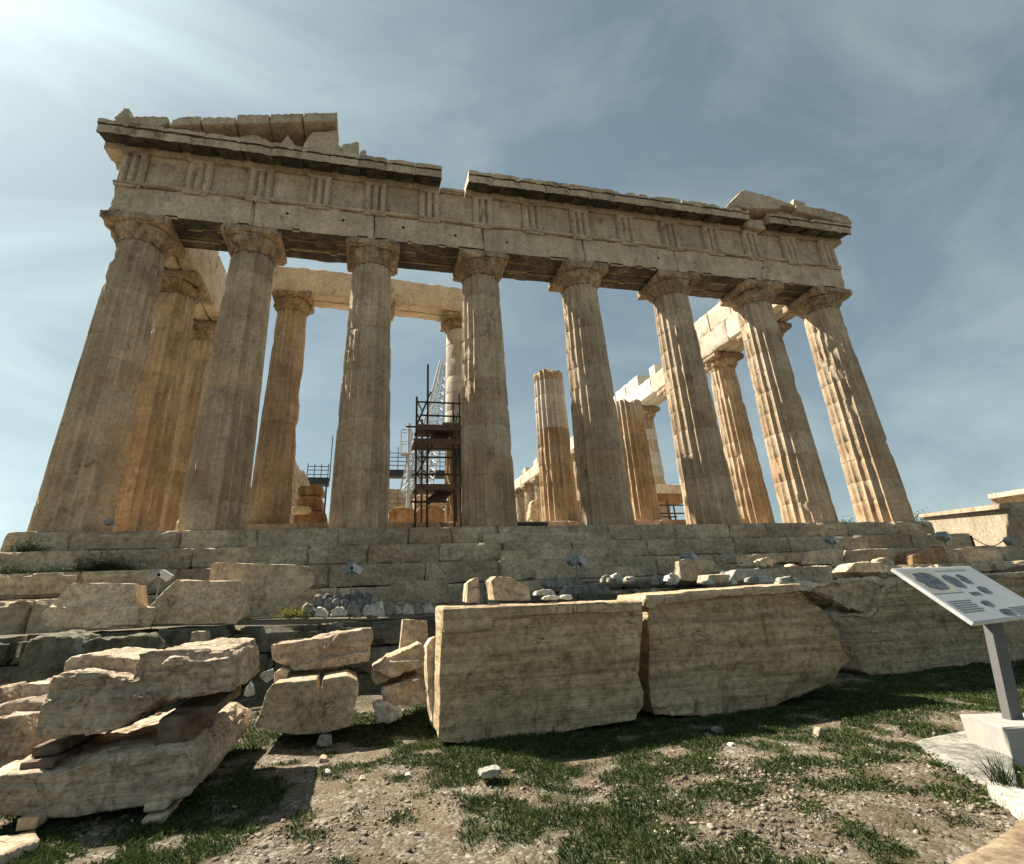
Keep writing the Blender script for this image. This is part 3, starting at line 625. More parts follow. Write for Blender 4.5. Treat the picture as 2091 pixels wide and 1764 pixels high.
# broken blocks lying inside the porch
def loose(name, u0, u1, v0, v1, y, depth, mat, label, cat='stone block', group=None, amp=0.05, voxel=0.07, **kw):
    w = (u1-u0); h = v1-v0
    pts = [(u0+w*0.03, v1), (u0, v0+h*0.4), (u0+w*0.12, v0+h*0.05), (u0+w*0.6, v0), (u1-w*0.05, v0+h*0.12), (u1, v0+h*0.55), (u1-w*0.04, v1)]
    return rock(name, outline(pts, y, depth), mat, voxel, amp, 1.6, label=label, cat=cat, group=group, **kw)
GB = 'broken blocks lying inside the porch'
loose('stone_block', 597, 668, 1042, 1074, 7.0, 1.0, 'rust', 'long brown block at the foot of the rubble stack between second and third columns', group=GB)
loose('stone_block', 604, 660, 1012, 1043, 7.2, 1.0, 'rust', 'dark brown middle block of the rubble stack between second and third columns', group=GB)
loose('stone_block', 596, 634, 1033, 1048, 6.6, 0.8, 'block', 'thin pale slab wedged in the rubble stack between second and third columns', group=GB)
loose('stone_block', 607, 662, 990, 1012, 7.6, 1.0, 'rust', 'topmost block of the rubble stack between second and third columns', group=GB)
loose('stone_block', 793, 850, 1035, 1072, 9.0, 1.0, 'rust', 'brown block behind the scaffold beside the third column', group=GB)
loose('stone_block', 845, 905, 1010, 1036, 9.6, 1.0, 'block', 'pale broken block seen through the scaffold poles', group=GB)
loose('stone_block', 848, 910, 1036, 1072, 9.2, 1.0, 'rust', 'rust coloured block low behind the scaffold poles', group=GB)
loose('stone_block', 1083, 1104, 1020, 1066, 8.5, 0.6, 'block', 'knobbly pale column fragment beside the foot of the broken column stump', group=GB, amp=0.09, voxel=0.05)
loose('stone_block', 1160, 1190, 1022, 1066, 7.0, 0.6, 'rust', 'brown fragment between the broken stump and the fifth column', group=GB, amp=0.08)
mk_ = P(1058, 1057, 1.5); e_ = P(1104, 1072, 1.5)
prop(mk('dark_platform', join([box(mk_[0], e_[0]+0.3, 1.5, 3.0, 0.25, 0.42), box(mk_[0]+.1, mk_[0]+.2, 1.6, 1.7, 0, .25), box(e_[0], e_[0]+.1, 1.6, 1.7, 0, .25), box(e_[0], e_[0]+.1, 2.8, 2.9, 0, .25), box(mk_[0]+.1, mk_[0]+.2, 2.8, 2.9, 0, .25)]), 'steel', smooth=False), 'low black work platform on the temple floor right of the fourth column', 'platform')
# trestle carrying new marble between fifth and sixth column
tr = empty('steel_trestle', P(1370, 1062, 9.0), 'dark steel trestle holding a beam between the fifth and sixth columns', 'trestle')
a, b = P(1322, 1060, 9.0), P(1412, 1060, 9.0); zt = P(1360, 1024, 9.0)[2]
mk('rail', join([tube((a[0], 9, z), (b[0], 9, z), 0.04) for z in (a[2]+.3, a[2]+.75, a[2]+1.15)]+[tube((a[0], 10.4, z), (b[0], 10.4, z), 0.04) for z in (a[2]+.3, a[2]+1.15)]), 'steel', tr)
for px in (a[0]+.1, (a[0]+b[0])/2, b[0]-.1):
    for py in (9, 10.4): mk('leg', tube((px, py, 0.75), (px, py, zt), 0.05), 'steel', tr)
mk('beam', wbox(a[0]-.1, b[0]+.1, 8.9, 10.5, zt, zt+0.42, 0.2, 0.01, 0.03), 'rust', tr)
prop(mk('marble_beam', wbox(a[0]-.1, b[0]+.1, 8.9, 10.5, zt+0.43, zt+0.95, 0.2, 0.01, 0.03, fresh=0.8), 'white'), 'new white marble beam lying on the steel trestle', 'stone block')

# ------------------------------------------------------------------ scaffold, crane, work deck
sc = empty('scaffold', P(880, 1072, 4.0), 'dark tubular scaffold tower with sloping planks between third and fourth columns', 'scaffold')
YS0, YS1 = 3.3, 3.62
def zs(v, y=YS0): return P(870, v, y)[2]
px = [P(u, 900, YS0)[0] for u in (850, 873, 926, 939)]
tops = [811, 744, 819, 800]
for x_, tv in zip(px, tops): mk('upright', tube((x_, YS0, 0.0), (x_, YS0, zs(tv)), 0.045), 'steel', sc)
px2 = [px[0]-0.02, px[3]]
for x_, tv in zip((px[0]+.35, px[2]+.25), (840, 830)): mk('upright', tube((x_, YS0+1.1, 0.4), (x_, YS0+1.1, zs(tv)), 0.045), 'steel', sc)
for v, u0, u1 in ((822, 854, 941), (849, 857, 941), (873, 829, 941), (916, 846, 941), (934, 856, 941), (969, 840, 941), (1025, 838, 915)):
    x0_, x1_ = P(u0, v, YS0)[0], P(u1, v, YS0)[0]; mk('ledger', tube((x0_, YS0-.06, zs(v)), (x1_, YS0-.06, zs(v)), 0.04), 'steel', sc)
    mk('ledger', tube((px[0], YS0-.1, zs(v)+.05), (px[0]+.35, YS0+1.2, zs(v)+.05), 0.035), 'steel', sc)
for (ua, va, ub, vb) in ((850, 870, 880, 800), (848, 975, 885, 905), (926, 985, 940, 905), (875, 1030, 903, 990), (920, 900, 938, 830)):
    a, b = P(ua, va, YS0+.1), P(ub, vb, YS0+.1); mk('brace', tube(a, b, 0.035), 'steel', sc)
for v, u0, u1 in ((876, 850, 941), (905, 844, 941), (998, 846, 941)):
    x0_, x1_ = P(u0, v, YS0)[0], P(u1, v, YS0)[0]; z = zs(v)
    mk('deck', join([box(x0_, x1_, YS0-.05+.27*k, YS0-.05+.27*k+.25, z-.05, z+.03) for k in range(4)]+[box(x0_, x1_, YS0-.1, YS0-.06, z-.05, z+.18)]), 'plank', sc, smooth=False)
for (ua, va, ub, vb) in ((868, 905, 906, 862), (868, 1022, 906, 990)):
    a, b = P(ua, va, YS0+.2), P(ub, vb, YS0+.9); d = Vector(b-a)
    mk('sloping_plank', prism([a, a+np.array([.75, 0, 0.0]), a+np.array([.75, .1, -.06]), a+np.array([0, .1, -.06])], [b, b+np.array([.7, 0, 0.0]), b+np.array([.7, .1, -.06]), b+np.array([0, .1, -.06])]), 'plank', sc, smooth=False)

cr_ = empty('crane', (-1.7, 45, 0.75), 'white lattice crane standing behind the temple porch with boom raised to the right', 'crane')
def lattice(a, b, w0, w1, n, r=0.07):
    a, b = Vector(a), Vector(b); q = (b-a).normalized().to_track_quat('Z', 'X'); ps = []
    def pt(k, c): t = k/n; w = w0+(w1-w0)*t; return a+(b-a)*t+q @ Vector((((c in (1, 2))-.5)*w, ((c > 1)-.5)*w, 0))
    for c in range(4): ps.append(tube(pt(0, c), pt(n, c), r*1.3, 5))
    for k in range(n):
        for c in range(4):
            d = (c+1) % 4; ps.append(tube(pt(k, c), pt(k+1, d) if k % 2 else pt(k+1, d), r*0.7, 4)); ps.append(tube(pt(k, c), pt(k, d), r*0.7, 4))
    return join(ps)
c0, c1 = P(862, 1010, 45), P(902, 748, 46)
mk('boom', lattice(c0, (c0+c1)/2, 1.6, 1.9, 9, .075), 'crane', cr_, smooth=False)
mk('boom', lattice((c0+c1)/2, P(906, 735, 46), 1.9, 0.7, 9, .075), 'crane', cr_, smooth=False)
m0, m1 = P(833, 1012, 44), P(833, 905, 44)
mk('mast', join([tube((m0[0], 44, 0.75), (m0[0], 44, m1[2]+2.5), 0.2), tube((m0[0]+1.6, 44, 0.75), (m0[0]+1.2, 44, m1[2]), 0.1)]), 'crane', cr_)
mk('counter_jib', lattice(P(829, 1005, 44), P(852, 885, 46), 1.0, .8, 9, .07), 'crane', cr_, smooth=False)
pc_ = P(829, 925, 43.5); mk('cage', join([tube((pc_[0]+dx, 43.5+dy, pc_[2]), (pc_[0]+dx, 43.5+dy, pc_[2]+2.9), .07, 5) for dx in (-.6, .6) for dy in (0, 1.2)]+[tube((pc_[0]-.6, 43.5+dy, pc_[2]+z), (pc_[0]+.6, 43.5+dy, pc_[2]+z), .06, 5) for dy in (0, 1.2) for z in (0, 1.4, 2.9)]+[box(pc_[0]-.6, pc_[0]+.6, 43.5, 44.7, pc_[2]-.1, pc_[2])]), 'crane', cr_, smooth=False)
bt = P(893, 855, 46); mk('rope', join([tube(P(898, 790, 46), P(838, 905, 46), .05, 4), tube(P(903, 745, 46), P(893, 800, 46), .05, 4)]), 'crane', cr_)

dk = empty('work_deck', (0, 57, 11.5), 'long dark scaffold deck with railings along the far wall of the temple', 'scaffold')
zb = P(850, 975, 57)[2]; xa, xb = -4.5, 5.5
mk('deck', box(xa, xb, 56, 57.9, zb, zb+.9), 'steel', dk, smooth=False)
mk('railing', join([tube((xa, 56, zb+.9+h), (xb, 56, zb+.9+h), .06, 5) for h in (.6, 1.2, 1.8, 2.4)]+[tube((xa+k*1.2, 56, zb), (xa+k*1.2, 56, zb+3.2+(k % 3)*.5), .06, 5) for k in range(9)]), 'steel', dk)
dk2 = empty('work_deck', (-13, 57, 11), 'small scaffold deck with railings and a tall mast seen left of the third column', 'scaffold')
xa, xb = P(628, 980, 57)[0], P(672, 980, 57)[0]; zb = P(650, 985, 57)[2]
mk('deck', box(xa, xb, 56, 58, zb-.4, zb+.5), 'steel', dk2, smooth=False)
mk('railing', join([tube((xa, 56, zb+h), (xb, 56, zb+h), .06, 5) for h in (.9, 1.5, 2.0)]+[tube((xa+k*.9, 56, zb), (xa+k*.9, 56, zb+2.4), .06, 5) for k in range(4)]), 'steel', dk2)
mk('mast', tube((P(674, 980, 57)[0], 56, zb), (P(674, 980, 57)[0], 56, P(674, 893, 57)[2]), .07, 5), 'steel', dk2)
mk('support', join([tube((xa+.5, 57, 0.7), (xa+.5, 57, zb), .12), tube((xb-.3, 57, 0.7), (xb-.3, 57, zb), .12)]), 'steel', dk2)

# ------------------------------------------------------------------ terrace in front of the steps
def course(name, x0, x1, y0, y1, z0, z1, seed, mat, label, lens=(0.9, 1.8), cat='wall', bias=0.5, lab=True, rows=1, slope=0.0):
    rnd = random.Random(seed); ps = []
    for r in range(rows):
        a = z0+(z1-z0)*r/rows; b = z0+(z1-z0)*(r+1)/rows; x = x0-(0.4*(r % 2))
        while x < x1-.05:
            xe = min(x1, x+rnd.uniform(*lens)); dy = rnd.uniform(-.05, .05)
            ps.append(wbox(x+.012, xe-.012, y0+dy, y1, a+.004, b-rnd.uniform(0, .03), 0.13, 0.02, 0.09, bias, tone=rnd.uniform(-.5, .6), seed=rnd.random()*30, freq=2, xf=(lambda v: Vector((v.x, v.y, v.z+slope*(v.x-x0)))) if slope else None)); x = xe
    return prop(mk(name, join(ps), mat), label, cat)
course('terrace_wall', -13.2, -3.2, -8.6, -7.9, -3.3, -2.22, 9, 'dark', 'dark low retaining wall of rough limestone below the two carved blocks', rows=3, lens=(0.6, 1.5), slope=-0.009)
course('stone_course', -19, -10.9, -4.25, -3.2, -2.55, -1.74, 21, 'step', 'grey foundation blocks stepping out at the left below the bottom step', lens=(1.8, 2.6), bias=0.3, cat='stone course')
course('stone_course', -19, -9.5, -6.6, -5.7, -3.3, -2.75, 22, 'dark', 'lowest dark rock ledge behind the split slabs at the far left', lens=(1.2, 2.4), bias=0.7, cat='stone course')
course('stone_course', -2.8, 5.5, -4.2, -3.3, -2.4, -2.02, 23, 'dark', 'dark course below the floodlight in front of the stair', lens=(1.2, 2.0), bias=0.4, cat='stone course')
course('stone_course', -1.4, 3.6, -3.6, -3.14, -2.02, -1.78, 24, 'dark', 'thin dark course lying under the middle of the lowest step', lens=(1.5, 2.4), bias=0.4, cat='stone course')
# right-hand rows
course('stone_course', 4.2, 18.0, -4.6, -3.7, -2.0, -1.66, 25, 'step', 'long flat course of grey blocks running off to the right behind the sign', lens=(1.6, 2.6), bias=0.5, cat='stone course')
course('stone_course', 9.6, 26.0, -3.62, -3.0, -1.9, -1.13, 26, 'step', 'brown stone row with a rope barrier on top below the lit wall', lens=(1.6, 2.8), bias=0.5, cat='stone course')
course('stone_course', 5.0, 26.0, -7.2, -5.6, -2.6, -1.99, 27, 'step', 'nearest long stone ledge behind the information board', lens=(1.4, 2.6), bias=0.6, cat='stone course')

def pr(pts, k=0):  # traced outline to rock
    return pts
BL = [
 ('carved_block', [(83, 1251), (97, 1239), (134, 1201), (147, 1189), (276, 1191), (280, 1240), (275, 1276), (194, 1281), (103, 1281), (91, 1276)], -8.45, 0.6, 'block', 'worn moulded cornice block lying left on the dark terrace wall', 'stone block', .02, .015, 0.8),
 ('carved_block', [(272, 1279), (275, 1245), (306, 1237), (344, 1198), (362, 1184), (487, 1186), (500, 1233), (497, 1261), (481, 1273), (337, 1275)], -8.42, 0.6, 'block', 'moulded cornice block with broken left end lying on the dark terrace wall', 'stone block', .02, .015, 0.7),
 ('flat_block', [(423, 1183), (428, 1150), (437, 1147), (634, 1153), (643, 1170), (643, 1192), (578, 1245), (531, 1260), (423, 1262)], -7.6, 0.35, 'step', 'large flat grey block leaning upright behind the moulded cornice block', 'stone block', .03, .02, 0.2),
 ('flat_block', [(772, 1239), (772, 1208), (807, 1189), (825, 1183), (916, 1183), (918, 1233)], -7.2, 0.4, 'block', 'brown block with sloping left shoulder standing behind the white stones', 'stone block', .025, .025, -0.5),
 ('stone_fragment', [(882, 1181), (882, 1153), (890, 1152), (905, 1168), (912, 1182)], -3.9, 0.3, 'block', 'small pointed fragment standing against the bottom step', 'stone', .02, .02, 0),
 ('stone_fragment', [(950, 1233), (953, 1189), (969, 1178), (980, 1178), (982, 1233)], -11.9, 0.25, 'block', 'narrow upright stone standing on the left end of the big cut block', 'stone', .012, .012, 0.4),
 ('stone_fragment', [(1007, 1228), (1002, 1186), (1013, 1175), (1050, 1180), (1083, 1198), (1085, 1226)], -11.85, 0.3, 'block', 'squarish broken stone standing on top of the big cut block', 'stone', .012, .015, 0.4),
 ('stone_fragment', [(1113, 1195), (1116, 1180), (1182, 1178), (1187, 1192), (1150, 1201), (1120, 1200)], -6.5, 0.5, 'grey', 'long grey stone lying behind the big cut block', 'stone', .025, .02, 0.5),
 ('stone_fragment', [(1150, 1215), (1165, 1196), (1230, 1190), (1246, 1200), (1244, 1215)], -7.0, 0.5, 'grey', 'low dark grey boulder behind the white pebbles of the big cut block', 'stone', .025, .03, 0.2),
 ('stone_block', [(1385, 1144), (1400, 1140), (1456, 1144), (1482, 1166), (1442, 1174), (1417, 1186), (1391, 1183)], -4.6, 0.6, 'step', 'trapezoid block leaning beneath the floodlight right of the stair', 'stone block', .03, .03, 0.2),
 ('stone_block', [(1445, 1190), (1447, 1174), (1490, 1171), (1496, 1190)], -5.5, 0.5, 'block', 'small low block left of the pale wedge shaped block', 'stone block', .03, .03, 0),
 ('stone_block', [(1484, 1190), (1504, 1160), (1552, 1160), (1574, 1186)], -5.6, 0.6, 'grey', 'pale wedge shaped block with a lit left slope on the ledge', 'stone block', .03, .03, 1.2),
 ('stone_block', [(1575, 1188), (1580, 1170), (1589, 1159), (1640, 1156), (1699, 1154), (1702, 1188)], -5.2, 0.7, 'step', 'broad brown block on the ledge right of the pale wedge', 'stone block', .03, .03, 0.3),
 ('stone_block', [(1650, 1153), (1652, 1126), (1700, 1122), (1725, 1121), (1722, 1153)], -3.9, 0.7, 'block', 'pale block with a bright broken face on the upper right row', 'stone block', .03, .03, 0.3),
 ('stone_block', [(1726, 1153), (1728, 1122), (1818, 1119), (1822, 1140), (1815, 1153)], -3.8, 0.7, 'step', 'long grey block next to the bright broken one on the upper right row', 'stone block', .03, .03, 0),
 ('stone_block', [(1500, 1150), (1505, 1136), (1560, 1132), (1640, 1128), (1645, 1150)], -3.6, 0.6, 'step', 'rounded low block in front of the bottom step on the right', 'stone block', .03, .04, -0.2),
 ('stone_block', [(1726, 1168), (1745, 1149), (1800, 1145), (1822, 1160), (1820, 1170)], -5.4, 0.6, 'step', 'low grey block on the nearer ledge left of the information board', 'stone block', .03, .03, 0.6),
 ('stone_block', [(1863, 1156), (1863, 1133), (1891, 1119), (1928, 1115), (1938, 1150)], -4.2, 0.7, 'rust', 'dark rounded block with a mossy side at the temple corner', 'stone block', .03, .04, 0.2),
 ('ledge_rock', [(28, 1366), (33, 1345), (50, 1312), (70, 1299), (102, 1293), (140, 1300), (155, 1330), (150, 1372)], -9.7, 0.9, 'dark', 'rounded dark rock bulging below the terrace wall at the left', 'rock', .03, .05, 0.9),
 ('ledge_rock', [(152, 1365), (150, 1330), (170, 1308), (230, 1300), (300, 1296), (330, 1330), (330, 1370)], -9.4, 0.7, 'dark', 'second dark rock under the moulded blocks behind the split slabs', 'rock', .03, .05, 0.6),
 ('stone_fragment', [(385, 1312), (388, 1290), (400, 1286), (420, 1288), (424, 1312)], -8.9, 0.25, 'block', 'small brown stone leaning on the dark terrace wall above the split slabs', 'stone', .02, .02, -0.3),
 ('small_block', [(822, 1263), (875, 1265), (877, 1309), (878, 1405), (810, 1405), (816, 1325)], -10.6, 0.3, 'block', 'small square block with a notched top standing left of the big cut block', 'stone block', .015, .012, -0.2),
 ('tilted_block', [(757, 1366), (795, 1341), (857, 1312), (867, 1319), (867, 1361), (807, 1384), (767, 1401), (755, 1386)], -11.0, 0.6, 'block', 'tilted broken block with sunlit top left of the big cut block', 'stone block', .018, .03, 0.0),
 ('boulder', [(780, 1411), (792, 1401), (857, 1381), (872, 1396), (874, 1434), (832, 1446), (790, 1437)], -11.2, 0.6, 'block', 'rounded brown block under the tilted one left of the big cut block', 'boulder', .018, .03, -0.5),
 ('boulder', [(760, 1441), (775, 1437), (790, 1440), (815, 1448), (825, 1462), (797, 1480), (770, 1475)], -11.4, 0.25, 'whitestone', 'whitish rock lying in the grass below the rounded brown block', 'rock', .012, .03, -0.4),
 ('boulder', [(645, 1522), (650, 1508), (668, 1501), (678, 1507), (679, 1520), (665, 1526)], -11.7, 0.2, 'grey', 'small grey rock in the grass before the notched block', 'rock', .01, .02, 0.6),
 ('cut_block', [(517, 1481), (530, 1459), (545, 1410), (557, 1396), (620, 1390), (645, 1387), (648, 1400), (650, 1412), (656, 1412), (658, 1387), (707, 1379), (732, 1391), (732, 1414), (722, 1456), (717, 1484), (670, 1496), (602, 1504), (565, 1496)], -11.6, 0.75, 'block', 'smooth faced cut block with a notch in its top edge lying in the grass', 'stone block', .014, .008, -0.1),
 ('fractured_block', [(549, 1314), (620, 1304), (682, 1296), (705, 1288), (757, 1283), (760, 1300), (754, 1349), (700, 1358), (657, 1366), (595, 1371), (588, 1365), (577, 1364), (552, 1350), (550, 1330)], -11.1, 0.6, 'pink', 'fractured pale block with sunlit top resting on the notched block', 'stone block', .014, .03, 0.5),
 ('stone_fragment', [(560, 1394), (560, 1374), (572, 1366), (592, 1368), (586, 1384), (575, 1398)], -11.2, 0.25, 'block', 'small propping stone under the left end of the fractured block', 'stone', .01, .02, 0.2),
 ('white_pebble', [(497, 1422), (499, 1405), (510, 1391), (517, 1400), (520, 1420), (508, 1424)], -9.5, 0.12, 'whitestone', 'white split pebble standing in the gap right of the split slabs', 'stone', .008, .012, 0.3),
 ('white_pebble', [(528, 1380), (535, 1372), (557, 1366), (560, 1385), (545, 1395), (533, 1388)], -9.3, 0.15, 'whitestone', 'white rounded pebble beside the fractured block', 'stone', .008, .012, 0),
 ('lit_slab', [(868, 1318), (880, 1300), (895, 1294), (897, 1400), (899, 1495), (884, 1488), (876, 1440), (870, 1400)], -11.6, 0.3, 'block', 'thin sunlit slab leaning behind the left end of the big cut block', 'stone slab', .014, .02, 0.6),
 ('small_block', [(37, 1423), (40, 1406), (52, 1394), (90, 1396), (96, 1424), (60, 1430)], -11.6, 0.4, 'pink', 'small square reddish block behind the left end of the split slabs', 'stone block', .014, .015, 0),
 ('small_block', [(-40, 1440), (-40, 1405), (0, 1402), (14, 1425), (14, 1440)], -11.6, 0.4, 'pink', 'reddish block cut by the left edge of the photo', 'stone block', .014, .015, 0),
 ('stone_slab', [(-60, 1466), (0, 1440), (40, 1432), (110, 1432), (108, 1470), (60, 1476), (-60, 1480)], -11.9, 0.6, 'pink', 'flat reddish slab under the two small reddish blocks at the left', 'stone slab', .014, .02, -0.4),
 ('boulder', [(-90, 1600), (-90, 1470), (0, 1464), (48, 1463), (66, 1500), (60, 1540), (30, 1580), (0, 1600)], -12.2, 0.7, 'pink', 'large reddish boulder with a sunlit top at the left edge', 'boulder', .018, .03, 0.2),
]
EXTRA = {'worn moulded': [([(86, 1278), (81, 1252), (96, 1237), (281, 1239), (279, 1276), (194, 1283), (103, 1283)], 0.11)],
 'moulded cornice block with broken': [([(335, 1277), (338, 1262), (352, 1236), (500, 1232), (501, 1250), (496, 1264), (481, 1275)], 0.12), ([(271, 1280), (272, 1246), (280, 1243), (322, 1239), (318, 1262), (305, 1281)], 0.05)],
 'fractured pale': [([(597, 1371), (612, 1352), (650, 1345), (750, 1330), (755, 1350), (700, 1360)], 0.05), ([(660, 1322), (690, 1292), (758, 1282), (760, 1305), (750, 1320)], 0.03)],
 'tilted broken': [([(762, 1372), (800, 1350), (866, 1345), (866, 1362), (808, 1385)], 0.08)]}
for nm, pts, y, dp, mat, lab, cat, vox, amp, tone in BL:
    ex_ = [v for k_, v in EXTRA.items() if lab.startswith(k_)]
    geo = outline(pts, y, dp, shrink=0.93)
    if ex_: geo = union(geo, *[outline(p_, y-f_, dp*0.8, shrink=0.95) for p_, f_ in ex_[0]])
    rock(nm, geo, mat, vox, amp, 3.0 if y < -9 else 2.0, label=lab, cat=cat, tone=tone, ridge=amp*0.8)

# the three great cut blocks
def bigblock(name, pts, y, depth, label, tone, lip=None, yaw=0, ridge=0.02, warm=0.2):
    o = rock(name, outline(pts, y, depth, shrink=0.97, yaw=yaw), 'slab', 0.022, 0.02, 1.8, 0.004, label=label, cat='stone block', tone=tone, ridge=ridge, warm=warm)
    if lip: rock('lip', outline(lip[0], y-0.05, lip[1], yaw=yaw), 'slab', 0.02, 0.012, 2.5, parent=o, tone=tone+0.2)
    return o
bigblock('big_cut_block', [(901, 1262), (905, 1240), (1312, 1228), (1314, 1262), (1316, 1300), (1310, 1380), (1319, 1410), (1318, 1445), (1300, 1472), (1200, 1492), (1100, 1507), (1000, 1523), (910, 1521), (893, 1512)], -12.15, 0.75,
         'big squared stone block with a raised top band, left of the dark gap', 0.0, lip=([(903, 1266), (903, 1240), (1312, 1226), (1312, 1247), (1060, 1259), (1010, 1264), (1008, 1290), (906, 1296)], 0.5))
bigblock('big_cut_block', [(1322, 1226), (1345, 1216), (1500, 1206), (1640, 1200), (1655, 1214), (1675, 1238), (1712, 1290), (1722, 1330), (1738, 1345), (1712, 1372), (1700, 1405), (1640, 1432), (1560, 1450), (1480, 1467), (1335, 1462), (1322, 1400), (1324, 1330)], -12.0, 0.8,
         'big stone block right of the dark gap, its right edge broken off', -0.15, lip=([(1313, 1235), (1320, 1214), (1500, 1200), (1638, 1191), (1642, 1206), (1600, 1212), (1480, 1218), (1345, 1236), (1330, 1245)], 0.7), ridge=0.05)
bigblock('big_cut_block', [(1722, 1252), (1745, 1246), (1775, 1252), (1795, 1230), (1805, 1196), (1850, 1178), (2091, 1172), (2250, 1178), (2250, 1335), (2091, 1360), (1990, 1382), (1800, 1390), (1760, 1370), (1745, 1330), (1730, 1280)], -10.9, 1.0,
         'big grey block behind the information board with a hollow top corner', -0.35, ridge=0.05, warm=0)
rock('broken_corner', outline([(1650, 1200), (1662, 1188), (1700, 1180), (1740, 1182), (1800, 1180), (1806, 1200), (1790, 1235), (1770, 1250), (1735, 1246), (1700, 1226), (1672, 1216)], -10.7, 0.8, 0.85), 'block', 0.02, 0.07, 2.6, label='sunlit broken stone lump wedged between the second and third big blocks', cat='rock', tone=0.3, ridge=0.06)
# props under the big block
for i, (u0, u1, v0, v1, lb) in enumerate(((985, 1045, 1512, 1545, 'dark stone prop under the left end of the big cut block'), (1240, 1300, 1470, 1500, 'dark stone prop under the right end of the big cut block'))):
    rock('stone_prop', outline([(u0, v1), (u0, v0), (u1, v0-8), (u1, v1)], -11.95, 0.35), 'block', 0.02, 0.015, label=lb, cat='stone', tone=-0.6)
o = rock('rough_stone', outline([(980, 1588), (984, 1577), (1010, 1570), (1026, 1571), (1027, 1582), (1005, 1590)], -13.2, 0.12), 'grey', 0.008, 0.012, 6, label='flat grey stone in the grass below the big cut block', cat='stone', tone=1.2)

# left foreground: two great split slabs with timber between
ls = rock('split_slab', prism([P(u, v, -13.1) for u, v in ((-75, 1670), (-60, 1595), (8, 1579), (124, 1573), (197, 1553), (371, 1531), (399, 1549), (402, 1604), (388, 1633), (306, 1646), (150, 1672), (0, 1668))],
     [P(u, v, -13.1)+np.array([0.0, 1.75, 0.02]) for u, v in ((-75, 1670), (-60, 1595), (8, 1579), (124, 1573), (197, 1553), (371, 1531), (399, 1549), (402, 1604), (388, 1633), (306, 1646), (150, 1672), (0, 1668))]),
     'pink', 0.015, 0.015, 4.5, 0.010, label='long lower slab of the split pair, lying on bricks in the grass', cat='stone slab', tone=0.45, ridge=0.015)
def lay(pts, y, dx, dy, dz=0.0):
    f = [P(u, v, y) for u, v in pts]; return prism(f, [p+np.array([dx, dy, dz]) for p in f])
rock('split_slab', union(
    lay([(60, 1510), (68, 1478), (80, 1441), (100, 1425), (160, 1420), (300, 1414), (335, 1424), (290, 1455), (268, 1478), (240, 1494), (200, 1502), (120, 1512)], -12.96, 0.02, 0.95),
    lay([(76, 1450), (96, 1406), (108, 1386), (128, 1372), (190, 1374), (262, 1382), (300, 1372), (470, 1360), (472, 1412), (400, 1419), (320, 1428), (200, 1440), (100, 1445)], -12.92, 0.02, 1.05),
    lay([(262, 1392), (276, 1356), (284, 1333), (320, 1326), (420, 1322), (466, 1325), (471, 1350), (470, 1395), (380, 1400)], -12.87, 0.02, 1.02),
    lay([(330, 1362), (345, 1346), (420, 1348), (470, 1340), (472, 1380), (400, 1386)], -12.95, 0.0, 0.6)),
    'pink', 0.015, 0.022, 4.5, 0.012, label='thick fractured upper slab of the split pair, propped on timber', cat='stone slab', tone=0.25, ridge=0.02)
f_ = [P(u, v, -12.6) for u, v in ((128, 1376), (132, 1352), (150, 1340), (178, 1335), (282, 1345), (285, 1378))]
rock('stone_slab', prism(f_, [p+np.array([0.03, 0.7, 0]) for p in f_]), 'pink', 0.015, 0.02, 3, 0.004, label='thin sunlit slab lying on the left part of the upper split slab', cat='stone slab', tone=0.5)
TB = 'timber and brick props of the split slabs'
def bx_uv(name, u0, u1, v0, v1, y, d, mat, lab, cat, grp=TB):
    a = P(u0, v1, y); b = P(u1, v0, y); return prop(mk(name, wbox(a[0], b[0], y, y+d, a[2], b[2], 0.06, 0.006, 0.012, 0.2, seed=u0), mat), lab, cat, grp)
bx_uv('timber', 314, 376, 1462, 1530, -12.98, 0.8, 'wood', 'dark square timber end propping the right side of the upper slab', 'timber')
bx_uv('timber', 350, 440, 1440, 1470, -12.8, 0.9, 'wood', 'upper plank of the timber prop under the upper slab', 'timber')
bx_uv('timber', 62, 122, 1520, 1548, -12.9, 0.8, 'wood', 'short dark timber under the left end of the upper slab', 'timber')
bx_uv('timber', 38, 110, 1553, 1575, -13.0, 0.7, 'wood', 'flat timber lying on the left end of the lower slab', 'timber')
bx_uv('brick', 292, 342, 1637, 1662, -13.15, 0.5, 'block', 'upper flat stone of the prop under the lower slab', 'brick')
bx_uv('brick', 286, 338, 1664, 1690, -13.2, 0.4, 'block', 'middle flat stone of the prop under the lower slab', 'brick')
bx_uv('brick', 276, 318, 1694, 1722, -13.25, 0.3, 'block', 'lowest flat stone of the prop under the lower slab', 'brick')
bx_uv('brick', 30, 80, 1668, 1700, -13.2, 0.5, 'block', 'dim flat stone under the left end of the lower slab', 'brick')
f_ = [PZ(u, v, -3.15) for u, v in ((0, 1706), (75, 1690), (80, 1716), (0, 1745), (-60, 1750), (-60, 1712))]
rock('stone_slab', prism(f_, [p+np.array([0, 0, -0.12]) for p in f_]), 'block', 0.015, 0.015, 3, label='flat slab half buried in grass at the lower left corner', cat='stone slab', tone=-0.2)

